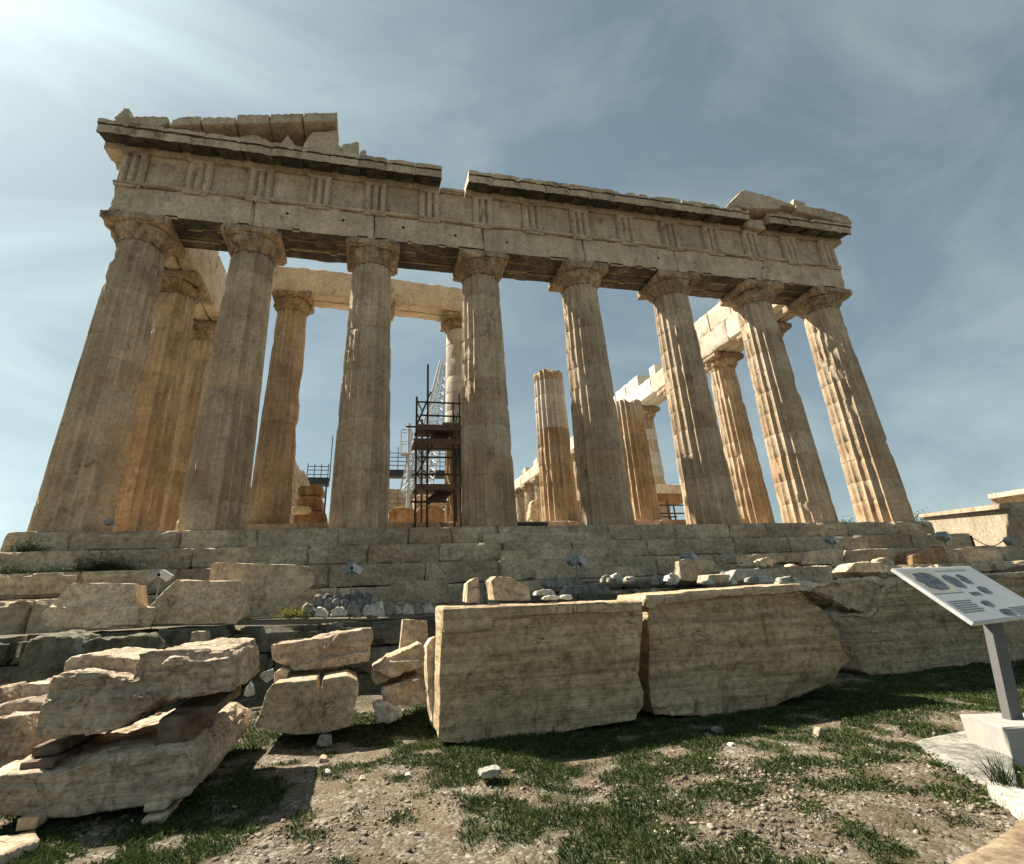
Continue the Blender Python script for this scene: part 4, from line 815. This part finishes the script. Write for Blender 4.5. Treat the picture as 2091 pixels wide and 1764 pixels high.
# loose stones
GR = 'white stones heaped along the terrace wall'
cols = ['long pale', 'rounded grey', 'squarish whitish', 'pointed pale', 'low flat', 'small cracked', 'rough greyish', 'blunt white']
plc = ['at the left end of the heap beside the yellow flowers', 'second from the left of the heap', 'third from the left of the heap', 'in the left middle of the heap below the floodlight', 'in the middle of the heap', 'right of the middle of the heap', 'below the sloping shouldered block', 'left of the narrow gap before the big block', 'third from the right end of the heap', 'second from the right end of the heap', 'at the right end of the heap by the big block']
us = [630, 655, 692, 722, 755, 777, 797, 812, 835, 855, 876]; ws = [26, 34, 36, 30, 34, 18, 26, 20, 26, 22, 30]
for i, (u, w) in enumerate(zip(us, ws)):
    h = random.uniform(20, 30); vb = 1262-(u-630)*0.03; y = -8.3
    pts = [(u-w/2, vb), (u-w*0.45, vb-h*0.6), (u-w*0.2, vb-h), (u+w*0.25, vb-h*random.uniform(.8, 1)), (u+w*0.5, vb-h*0.4), (u+w*0.45, vb)]
    rock('heap_stone', outline(pts, y, 0.35, .8), 'whitestone' if i % 3 else 'grey', 0.025, 0.05, 3, label=cols[i % 8]+' stone '+plc[i], cat='stone', group=GR, tone=-0.3+0.2*(i % 3))
k = 0
rows = [(-7.8, 1244, 640, 770, 7, 'middle'), (-7.2, 1232, 640, 760, 6, 'back')]
for y, vb, ua, ub, n, rn_ in rows:
    for i in range(n):
        u = ua+(ub-ua)*(i+.5)/n; w = (ub-ua)/n*1.05; h = random.uniform(18, 26)
        rock('rubble_stone', outline([(u-w/2, vb), (u-w*.4, vb-h*.8), (u+w*.1, vb-h), (u+w*.5, vb-h*.6), (u+w*.45, vb)], y, 0.4, .9), 'grey', 0.03, 0.05, 3, label='dark rubble stone in the %s row below the twin floodlight' % rn_, cat='stone', group='dark rubble stones, %s row' % rn_, tone=-0.5)
WB = [(1240, 1190, 22, 16, 'grey', -6.0, 'grey rounded stone, left of the trio behind the big cut block'), (1262, 1185, 24, 16, 'whitestone', -6.0, 'white stone, middle of the trio behind the big cut block'), (1290, 1189, 24, 12, 'whitestone', -6.0, 'pale flat stone, right of the trio behind the big cut block'), (1345, 1194, 26, 22, 'grey', -6.2, 'pointed grey stone behind the seam of the two big blocks'),
      (1115, 1216, 44, 12, 'whitestone', -11.9, 'flat whitish stone on the top of the big cut block'), (1128, 1224, 40, 8, 'whitestone', -12.0, 'thin white pebble lying flat on the big cut block'), (1158, 1224, 26, 10, 'whitestone', -12.0, 'small white knob of stone on the big cut block'),
      (1470, 1500, 18, 14, 'grey', -12.5, 'small grey stone in the shadow of the second big block'), (1678, 1510, 14, 26, 'pink', -12.9, 'upright pinkish stake-like stone standing in the gravel'), (1500, 1528, 16, 10, 'whitestone', -12.9, 'small white stone in the grass before the dark gap'), (835, 1590, 16, 9, 'whitestone', -13.3, 'yellowish pebble in the grass left of the big cut block'),
      (668, 1585, 18, 10, 'whitestone', -13.0, 'pale round pebble on the dirt path'), (740, 1600, 18, 12, 'pink', -13.3, 'reddish pebble on the dirt path'), (660, 1557, 18, 9, 'block', -12.6, 'tan stone beside the small grey rock'), (1455, 1512, 22, 10, 'grey', -12.7, 'low grey pebble in the shade before the second big block')]
for u, vb, w, h, mat, y, lab in WB:
    if y < -12.3: y = PZ(u, vb, -3.2)[1]
    rock('loose_stone', outline([(u-w/2, vb), (u-w*.42, vb-h*.7), (u-w*.1, vb-h), (u+w*.35, vb-h*.85), (u+w/2, vb-h*.2), (u+w*.3, vb+1)], y, 0.0010*abs(w)*abs(y-CAM[1])*0.7+0.03, .8), mat, 0.008 if y < -10 else 0.025, 0.012 if y < -10 else 0.04, 7 if y < -10 else 3, label=lab, cat='stone')

for i in range(16):
    u = random.uniform(1250, 1640); y = random.choice((-4.9, -5.6, -6.3)); vb = 1192+random.uniform(-3, 3); w = random.uniform(12, 30); h = w*random.uniform(.4, .7)
    rock('rubble_stone', outline([(u-w/2, vb), (u-w*.4, vb-h*.8), (u+w*.1, vb-h), (u+w*.5, vb-h*.6), (u+w*.45, vb)], y, 0.3, .8), random.choice(('block', 'whitestone', 'grey')), 0.03, 0.04, 3, label='small pale rubble chunk lying on the ledge behind the second big block', cat='stone', group='pale rubble on the ledge behind the second big block', tone=0.4)
for i in range(9):
    u = random.uniform(1460, 1815); vb = 1156+random.uniform(-2, 2); w = random.uniform(14, 34); h = w*random.uniform(.35, .6)
    rock('rubble_stone', outline([(u-w/2, vb), (u-w*.4, vb-h*.8), (u+w*.1, vb-h), (u+w*.5, vb-h*.6), (u+w*.45, vb)], -4.3, 0.3, .8), random.choice(('block', 'step')), 0.03, 0.04, 3, label='broken chunk of marble on the upper row at the foot of the steps, right half', cat='stone', group='broken chunks along the foot of the steps', tone=0.4)
# ------------------------------------------------------------------ floodlights
def floodlight(u, v, y, zbase, s, label, yaw=0, twin=True):
    c = P(u, v, y); root = empty('floodlight', (c[0], c[1], zbase), label, 'floodlight', 'floodlights along the temple steps')
    z = c[2]
    def head(sx):
        tilt = 0.55*sx
        def xf(p):
            q = Matrix.Rotation(tilt, 3, 'Y') @ Vector((p.x, p.y, p.z)); q = Matrix.Rotation(yaw, 3, 'Z') @ (q*s+Vector((sx*0.25*s, 0, 0))); return Vector((c[0]+q.x, c[1]+q.y, z+q.z))
        h = mk('lamp_housing', join([box(-.24, .24, -.20, .20, -.16, .07, xf), box(-.27, .27, -.23, .23, .075, .12, xf), box(-.27, .27, -.235, -.205, -.20, .07, xf)]), 'metal' if sx < 0 else 'enamel', root, smooth=False)
        mk('bracket', join([box(-.20, -.17, -.05, .05, -.28, -.095, xf), box(.17, .20, -.05, .05, -.28, -.095, xf), box(-.165, .165, -.03, .03, -.28, -.25, xf)]), 'metal', h, smooth=False)
    head(-1)
    if twin: head(1)
    mk('post', join([tube((c[0], c[1], zbase), (c[0], c[1], z-.1*s), .035*s), tube((c[0]-.35*s, c[1], z-.22*s), (c[0]+.35*s, c[1], z-.22*s), .03*s)]), 'metal', root)
    return root
floodlight(328, 1174, -7.7, -2.33, 0.34, 'twin floodlight between the two moulded cornice blocks')
floodlight(719, 1160, -6.6, -2.4, 0.4, 'twin floodlight on a pole above the dark rubble')
floodlight(1176, 1143, -3.2, -1.75, 0.55, 'twin floodlight before the right end of the pale stair', 0.3)
floodlight(1406, 1136, -3.3, -1.75, 0.5, 'twin floodlight above the trapezoid block', 0.3)
floodlight(1696, 1101, -2.55, -1.11, 0.5, 'twin floodlight on the middle step at the right', 0.3)
floodlight(1925, 1094, -2.2, -1.11, 0.6, 'twin floodlight at the right corner of the steps', 0.3)
floodlight(2062, 1104, -3.3, -1.13, 0.5, 'single small floodlight on the stone row below the lit wall', 0.3, False)
floodlight(232, 1064, 0.6-1.2, 0.0, 0.42, 'single small floodlight on the top step before the leftmost column', 0, False)

# ------------------------------------------------------------------ information board
dep = 3.9/2.2
Bc = CAM+ray(1989, 1273)*3.9; yaw, tilt, bw_, bh_ = 0.2309, 0.752, 0.7321*dep, 0.3441*dep
ex = np.array([math.cos(yaw), math.sin(yaw), 0]); nn = np.array([-math.sin(yaw), math.cos(yaw), 0]); ey = nn*math.cos(tilt)+np.array([0, 0, math.sin(tilt)]); ez = np.cross(ex, ey)
mid = Bc+ex*bw_*0.36; gb = -3.2
ib = empty('information_board', (mid[0], mid[1]+0.2, gb), 'slanted white information board with faded pictures on a grey post', 'sign')
def bp_(a, b, c): return tuple(Bc+ex*a+ey*b+ez*c)
def bbox_(a0, a1, b0, b1, c0, c1): V, Fs = box(a0, a1, b0, b1, c0, c1); return [bp_(*v) for v in V], Fs
pan = mk('panel', bbox_(0, bw_, 0, bh_, -0.03, 0), 'lens', ib, smooth=False)
bv = pan.modifiers.new('b', 'BEVEL'); bv.width = 0.006; bv.segments = 2
MT['panelface'] = plain('faded_print', (0.36, 0.39, 0.41), 0.45, 0, 0.12, 5); MT['print'] = plain('faded_dark_picture', (0.10, 0.12, 0.14), 0.5, 0, 0.9, 25); MT['cream'] = plain('faded_cream_print', (0.34, 0.345, 0.30), 0.5, 0, 0.2, 9); MT['greenprint'] = plain('faded_green_heading', (0.20, 0.25, 0.20), 0.5, 0, 0.5, 30)
mk('print_sheet', bbox_(.015, bw_-.015, .015, bh_-.015, 0.0, 0.003), 'panelface', pan, smooth=False)
mk('cream_field', bbox_(.03, .5, .30, bh_-.03, 0.0031, 0.005), 'cream', pan, smooth=False)
mk('heading', join([bbox_(.55+i*.016, .55+i*.016+.010, bh_-.062, bh_-.045+.007*(i % 3 == 0), 0.0031, 0.005) for i in range(34)]), 'greenprint', pan, smooth=False)
def blob(ca, cb, ra, rb2, sd, n=40):
    V = [bp_(ca, cb, .0075)]; 
    for i in range(n):
        t = 2*math.pi*i/n; k = 1+0.22*nz(Vector((math.cos(t)*2, math.sin(t)*2, sd))); V.append(bp_(ca+ra*k*math.cos(t), cb+rb2*k*math.sin(t), .0075))
    m_ = len(V); V += [tuple(np.array(v)-ez*0.003) for v in V]
    return V, [[0, i+1, (i+1) % n+1] for i in range(n)]+[[m_+i+1, i+1, (i+1) % n+1, m_+(i+1) % n+1] for i in range(n)]
mk('oval_plan', blob(.26, bh_-.17, .17, .10, 1), 'print', pan, smooth=False)
mk('picture', blob(.60, bh_-.18, .10, .07, 2), 'print', pan, smooth=False); mk('picture', blob(.82, bh_-.16, .07, .05, 3), 'print', pan, smooth=False)
mk('picture', bbox_(.56, .72, bh_-.345, bh_-.32, 0.0031, 0.006), 'print', pan, smooth=False)
mk('picture', blob(.86, bh_-.30, .08, .035, 5), 'print', pan, smooth=False); mk('picture', blob(.58, bh_-.44, .075, .025, 6), 'print', pan, smooth=False); mk('picture', blob(.68, .07, .10, .028, 7), 'print', pan, smooth=False)
txt = []
for r in range(6):
    txt.append(bbox_(.06, .42-.03*(r % 2), bh_-.40-.022*r, bh_-.393-.022*r, 0.0031, 0.0045))
for r in range(5): txt.append(bbox_(.80, 1.1-.04*(r % 3), .10-.018*r, .106-.018*r, 0.0031, 0.0045))
mk('text_lines', join(txt), MT['post'], pan, smooth=False)
pb = Bc+ex*0.30+ey*0.25-ez*0.03
pt_top = pb; 
pbx = PZ(2068, 1466, -2.98)
def post_xf(v): 
    t = v.z; base = np.array([pbx[0], pbx[1], -2.99]); q2 = np.array([P(2030, 1275, pbx[1]+0.02)[0], pbx[1]+0.02, 0.0]); bb_ = ((q2-Bc)*np.array([1, 1, 0])) @ nn/math.cos(tilt)
    q2[2] = Bc[2]+bb_*math.sin(tilt)-0.075; q = base*(1-t)+q2*t
    return Vector((q[0]+v.x, q[1]+v.y, q[2]))
mk('post', box(-0.062, 0.062, -0.03, 0.03, 0, 1, post_xf), 'post', ib, smooth=False)
mk('support_plate', [bp_(*v) for v in box(.15, .75, .12, .48, -.06, -.031)[0]] and ([bp_(*v) for v in box(.12, .8, .10, .5, -.06, -.031)[0]], box(0, 1, 0, 1, 0, 1)[1]), 'post', ib, smooth=False)
def rz(cx, cy, ang): return lambda v: Vector((cx+math.cos(ang)*v.x-math.sin(ang)*v.y, cy+math.sin(ang)*v.x+math.cos(ang)*v.y, v.z))
bs = mk('base', wbox(-0.24, 0.42, -0.20, 0.22, -3.26, -2.985, 0.1, 0.002, 0.012, 0, xf=rz(pbx[0]-0.02, pbx[1]-0.02, -0.32)), 'concrete', ib, smooth=False)
f_ = [PZ(u, v, -3.17) for u, v in ((1868, 1510), (1985, 1487), (2060, 1500), (2080, 1620), (1985, 1590), (1905, 1545))]
rock('flagstone', prism(f_, [p+np.array([0, 0, -0.12]) for p in f_]), 'grey', 0.02, 0.01, 2, label='flat grey flagstone beside the white base of the information board', cat='flagstone', tone=0.3)
f_ = [PZ(u, v, -3.12) for u, v in ((2012, 1600), (2030, 1594), (2200, 1640), (2200, 1700), (2091, 1655))]
rock('kerb_stone', prism(f_, [p+np.array([0, 0, -0.12]) for p in f_]), 'whitestone', 0.015, 0.006, 2, label='pale sunlit kerb stone at the right edge below the board', cat='kerb', tone=0)
f_ = [PZ(u, v, -3.14) for u, v in ((1880, 1785), (1975, 1735), (2050, 1697), (2110, 1655), (2400, 1700), (2400, 1900), (1880, 1900))]
o = rock('path', prism(f_, [p+np.array([0, 0, -0.14]) for p in f_]), 'pathstone', 0.03, 0.012, 1.5, tone=0.0); o['kind'] = 'structure'

# ------------------------------------------------------------------ right background
def dpt(u, v, D): d = ray(u, v); return CAM+d*D/math.hypot(d[0], d[1])
wa, wb = dpt(1885, 1056, 50), dpt(2062, 1037, 36); mu = empty('stone_building', (wb[0], wb[1], -1.8), 'low museum building with a sunlit pale side wall behind the temple corner', 'building')
zt1, zt2 = wa[2], wb[2]
th = (wb-wa); th /= np.linalg.norm(th[:2]); nb = np.array([-th[1], th[0], 0])
if nb[0] < 0: nb = -nb
f_ = [(wa[0], wa[1], -2.5), (wb[0], wb[1], -2.5), (wb[0], wb[1], zt2), (wa[0], wa[1], zt1)]
def offs(q, k, z=0): return (q[0]+nb[0]*k, q[1]+nb[1]*k, q[2]+z)
MT['litwall'] = stone('pale_ashlar', (0.27, 0.235, 0.18), (0.36, 0.32, 0.25), (0.43, 0.385, 0.31), crust_amt=0.25, streak_amt=0.2, scale=0.6, bump=0.3)
mk('wall', prism(f_, [offs(q, 9) for q in f_]), 'litwall', mu, smooth=False)
f_ = [(wa[0], wa[1], zt1), (wb[0], wb[1], zt2), (wb[0], wb[1], zt2+.25), (wa[0], wa[1], zt1+.22)]
mk('roof_edge', prism([offs(q, -.25) for q in f_], [offs(q, 9.2) for q in f_]), 'step', mu, smooth=False)
e0 = dpt(2030, 1030, 42); e1 = dpt(2200, 1005, 40)
VD = np.array([0.85, 0.52, 0])
def slab_(a, b, z0, z1, k): f = [(a[0], a[1], z0), (b[0], b[1], z0), (b[0], b[1], z1), (a[0], a[1], z1)]; return prism(f, [tuple(np.array(p)+VD*k) for p in f])
mk('upper_storey', slab_(e0, e1, zt2+.1, e0[2]+.3, 6), 'litwall', mu, smooth=False)
mk('upper_roof', slab_(dpt(2024, 1030, 41.6), dpt(2210, 1005, 39.5), e0[2]+.3, e0[2]+.55, 7), 'white', mu, smooth=False)
w2 = dpt(2064, 1060, 36.2); w3 = dpt(2200, 1070, 30)
mk('side_wall', slab_(w2, w3, -2.5, zt2-.5, 3), 'step', mu, smooth=False)
# barrier posts and rope
pa, pb_ = P(2200*0+2050*0+1567.8*0+2400*0+1991, 1118, -3.3), P(2056, 1118, -3.3)
rp = empty('rope_barrier', (pa[0], -3.3, -1.13), 'thin post and rope barrier on the stone row under the lit wall', 'barrier')
mk('post', tube((pa[0], -3.3, -1.15), (pa[0], -3.3, P(1988, 1093, -3.3)[2]), .035), 'steel', rp)
q = [Vector((pa[0]+(pb_[0]-pa[0])*t, -3.3, P(1988, 1096, -3.3)[2]-0.25*math.sin(math.pi*t)*1-0.12*t)) for t in np.linspace(0, 1, 9)]
mk('rope', join([tube(q[i], q[i+1], .014, 5) for i in range(8)]), 'steel', rp)

# ------------------------------------------------------------------ vegetation
def leaf_mat(name, c1, c2):
    m, N, L, b = principled(name, 0.6)
    tc = N.new('ShaderNodeTexCoord'); n = noise_node(N, L, tc.outputs['Object'], 9, 5); n2 = noise_node(N, L, tc.outputs['Object'], 60, 2)
    c = ramp(N, L, n, [(0.35, c1), (0.65, c2)]); c = mix(N, L, 0.8, c, ramp(N, L, n2, [(0.3, 0.5), (0.7, 1.5)]), 'MULTIPLY'); L.new(c, b.inputs['Base Color'])
    tr_ = N.new('ShaderNodeBsdfTranslucent'); L.new(c, tr_.inputs[0]); mxx = N.new('ShaderNodeMixShader'); mxx.inputs[0].default_value = 0.3
    L.new(b.outputs[0], mxx.inputs[1]); L.new(tr_.outputs[0], mxx.inputs[2]); L.new(mxx.outputs[0], N['Material Output'].inputs[0])
    return m
MT['grass'] = leaf_mat('green_grass', (0.028, 0.056, 0.014), (0.08, 0.10, 0.03)); MT['scrub'] = leaf_mat('dark_scrub', (0.02, 0.035, 0.015), (0.04, 0.06, 0.025))
MT['flower'] = plain('yellow_flower', (0.55, 0.5, 0.05), 0.6)
def fast_mesh(name, V, nper, mat, kind, faces):
    """V (n*nper,3); faces template"""
    n = len(V)//nper; me = bpy.data.meshes.new(name); ft = np.array(faces); k = ft.shape[1]
    idx = (ft[None]+(np.arange(n)*nper)[:, None, None]).reshape(-1)
    me.vertices.add(len(V)); me.vertices.foreach_set('co', V.astype(np.float32).ravel())
    me.loops.add(len(idx)); me.loops.foreach_set('vertex_index', idx.astype(np.int32))
    nf = len(idx)//k; me.polygons.add(nf); me.polygons.foreach_set('loop_start', np.arange(nf, dtype=np.int32)*k); me.polygons.foreach_set('loop_total', np.full(nf, k, dtype=np.int32))
    me.update(); me.validate(); me.materials.append(MT[mat]); o = bpy.data.objects.new(name, me); C.objects.link(o); o['kind'] = kind; return o
rng = np.random.default_rng(3)
pts = []
cand = rng.uniform([-11, -16.2], [3.5, -10.0], (130000, 2))
for x, y in cand:
    dd = grass_density(x, y)
    near = 1.0 if y < -12.0 else 0.55
    if dd > 0.0+rng.random()*0.7 and rng.random() < near: pts.append((x, y, gz(x, y), min(1, dd+0.3)))
pts = np.array(pts); B = 5
n = len(pts)*B; px_ = np.repeat(pts, B, 0); px_[:, :2] += rng.normal(0, 0.02, (n, 2))
hgt = rng.uniform(0.008, 0.03, n)*(0.6+0.6*px_[:, 3]); ang = rng.uniform(0, 6.283, n); wd = rng.uniform(0.002, 0.006, n); ln = rng.uniform(0.4, 1.8, n)*hgt
dirx, diry = np.cos(ang), np.sin(ang); a2 = ang+1.57+rng.normal(0, .4, n)
V = np.zeros((n, 4, 3)); V[:, :, :] = px_[:, None, :3]
V[:, 0, 0] -= dirx*wd; V[:, 0, 1] -= diry*wd; V[:, 1, 0] += dirx*wd; V[:, 1, 1] += diry*wd; V[:, 0:2, 2] -= 0.01
V[:, 2, 0] += dirx*wd*.8+np.cos(a2)*ln*.5; V[:, 2, 1] += diry*wd*.8+np.sin(a2)*ln*.5; V[:, 2, 2] += hgt*.65
V[:, 3, 0] += np.cos(a2)*ln; V[:, 3, 1] += np.sin(a2)*ln; V[:, 3, 2] += hgt
fast_mesh('grass', V.reshape(-1, 3), 4, 'grass', 'stuff', [[0, 1, 2], [0, 2, 3]])
# gravel
MT['gravel'] = None
def gravel_mat():
    m, N, L, b = principled('gravel_stones', 0.9); g = N.new('ShaderNodeTexCoord')
    v = N.new('ShaderNodeTexVoronoi'); v.inputs['Scale'].default_value = 14; L.new(g.outputs['Object'], v.inputs[0])
    c = ramp(N, L, v.outputs['Color'], [(0.1, (0.08, 0.062, 0.044)), (0.5, (0.17, 0.135, 0.096)), (0.80, (0.30, 0.255, 0.195)), (0.97, (0.52, 0.49, 0.43))]); L.new(c, b.inputs['Base Color']); return m
MT['gravel'] = gravel_mat()
bm = bmesh.new(); bmesh.ops.create_icosphere(bm, subdivisions=1, radius=1); iv = np.array([v.co[:] for v in bm.verts]); itf = [[v.index for v in f.verts] for f in bm.faces]; bm.free()
gp = []
cand = np.concatenate([rng.uniform([-9.5, -16.0], [2.5, -12.2], (60000, 2)), rng.uniform([-7, -15.6], [-2, -13.3], (34000, 2))])
for x, y in cand:
    m1 = fbm(Vector((x*1.3, y*1.3, 1.1)), 3); pr_ = 0.35+1.1*m1+0.25*sst(-5.5, -4.5, x)*sst(-12.8, -13.5, y)
    if rng.random() < pr_: gp.append((x, y, gz(x, y)))
gp = np.array(gp); n = len(gp); sz = np.minimum(0.02, 0.0026*np.exp(rng.exponential(0.5, n)))
sc3 = rng.uniform(0.6, 1.3, (n, 1, 3))*np.array([1, 1, .6]); jit = 1+rng.normal(0, .24, (n, len(iv), 1)); a = rng.uniform(0, 6.283, n); ca, sa = np.cos(a), np.sin(a)
vv = iv[None]*jit*sc3*sz[:, None, None]; x_ = vv[:, :, 0]*ca[:, None]-vv[:, :, 1]*sa[:, None]; y_ = vv[:, :, 0]*sa[:, None]+vv[:, :, 1]*ca[:, None]
vv = np.stack([x_, y_, vv[:, :, 2]+sz[:, None]*.25], -1)+gp[:, None, :]
fast_mesh('gravel', vv.reshape(-1, 3), len(iv), 'gravel', 'stuff', itf)
# bushes and weeds
def bush(name, c, rx, ry, rz_, n, size, mat, label, cat='bush', seed=1, up=0.3):
    r = np.random.default_rng(seed); p = r.normal(0, 0.42, (n, 3)); p *= np.minimum(1, 1.0/np.maximum(1e-6, np.linalg.norm(p, axis=1)))[:, None]**0.5
    p[:, 2] = np.abs(p[:, 2]); cl = np.array([1+0.5*nz(Vector(q)*2.2+Vector((seed, 0, 0))) for q in p]); p *= cl[:, None]
    ctr = p*np.array([rx, ry, rz_])+np.array(c); d = r.normal(0, 1, (n, 3)); d[:, 2] += up; d /= np.linalg.norm(d, axis=1)[:, None]; e = np.cross(d, r.normal(0, 1, (n, 3))); e /= np.linalg.norm(e, axis=1)[:, None]
    s = r.uniform(.6, 1.3, (n, 1))*size; V = np.stack([ctr-e*s*.3, ctr+d*s*.5-e*s*.25, ctr+d*s, ctr+d*s*.5+e*s*.3], 1).reshape(-1, 3)-np.array(c)
    o = fast_mesh(name, V, 4, mat, 'x', [[0, 1, 2], [0, 2, 3]]); del o['kind']; o.location = c; return prop(o, label, cat)
c = P(55, 1127, -1.45); bush('weed_clump', (c[0], -1.45, -0.56), .5, .15, .26, 3500, .03, 'scrub', 'small dark weed clump on the upper step at the left', 'weeds', 1)
c = P(205, 1171, -2.15); bush('weed_clump', (c[0], -2.15, -1.12), 0.85, .2, .36, 8000, .03, 'scrub', 'larger dark weed clump on the middle step at the left', 'weeds', 2)
c = P(85, 1174, -2.15); bush('weed_clump', (c[0], -2.15, -1.12), .8, .2, .14, 3000, .028, 'scrub', 'low dark weeds left of the larger clump on the middle step', 'weeds', 3)
c = P(8, 1174, -2.15); bush('weed_clump', (c[0], -2.15, -1.12), .5, .2, .2, 2500, .028, 'scrub', 'dark weeds at the left edge of the middle step', 'weeds', 4)
fl = bush('flowering_weed', tuple(P(600, 1262, -8.3)), .28, .15, .10, 700, .025, 'grass', 'yellow flowering weed on the terrace wall left of the white stones', 'weeds', 5)
r = np.random.default_rng(5); cc_ = np.array(P(600, 1262, -8.3)); fp = []
for i in range(60):
    q = cc_+np.array([r.normal(0, .13), r.normal(-.05, .04), abs(r.normal(.08, .04))]); fp.append(box(q[0]-.012, q[0]+.012, q[1]-.012, q[1]+.012, q[2], q[2]+.015))
o = mk('blossom', join(fp), 'flower', None, origin=tuple(cc_), smooth=False); o.parent = fl; o.location = (0, 0, 0)
c = P(1885, 1066, 30); bush('olive_tree', (c[0]+.5, 30, c[2]-2.2), 2.4, 2.2, 2.7, 9000, .16, 'scrub', 'dark leafy tree crown just right of the last column', 'tree', 6)
mk('trunk', tube((0, 0, 0), (0.01, 0, 2.6), .2), 'wood', None, origin=(0, 0, 0)); tk = bpy.data.objects['trunk']; tr0 = bpy.data.objects['olive_tree']; tr0.location.z; tk.parent = tr0; tk.location = (0, 0, -2.2)
c = P(1728, 1066, 22); bush('olive_tree', (c[0], 22, c[2]-1.0), 1.4, 1.2, 1.2, 900, .16, 'scrub', 'small shrub tip showing between the last two columns', 'shrub', 8)
# dry grass tuft at the sign
tp = PZ(2052, 1600, -3.12); tv = []
for i in range(70):
    a = random.uniform(0, 6.28); r0 = random.uniform(0, .08); h = random.uniform(.08, .22); b_ = Vector((tp[0]+r0*math.cos(a), tp[1]+r0*math.sin(a), -3.15)); lean = Vector((random.uniform(-.14, .12), random.uniform(-.08, .08), h))
    tv += [b_-Vector((.004, 0, 0)), b_+Vector((.004, 0, 0)), b_+lean*.6+Vector((.003, 0, 0)), b_+lean]
o = mk('grass_tuft', ([tuple(v) for v in tv], [f for i in range(70) for f in ([i*4, i*4+1, i*4+2], [i*4, i*4+2, i*4+3])]), 'scrub', smooth=False); prop(o, 'tuft of tall thin grass against the white base of the board', 'grass tuft')
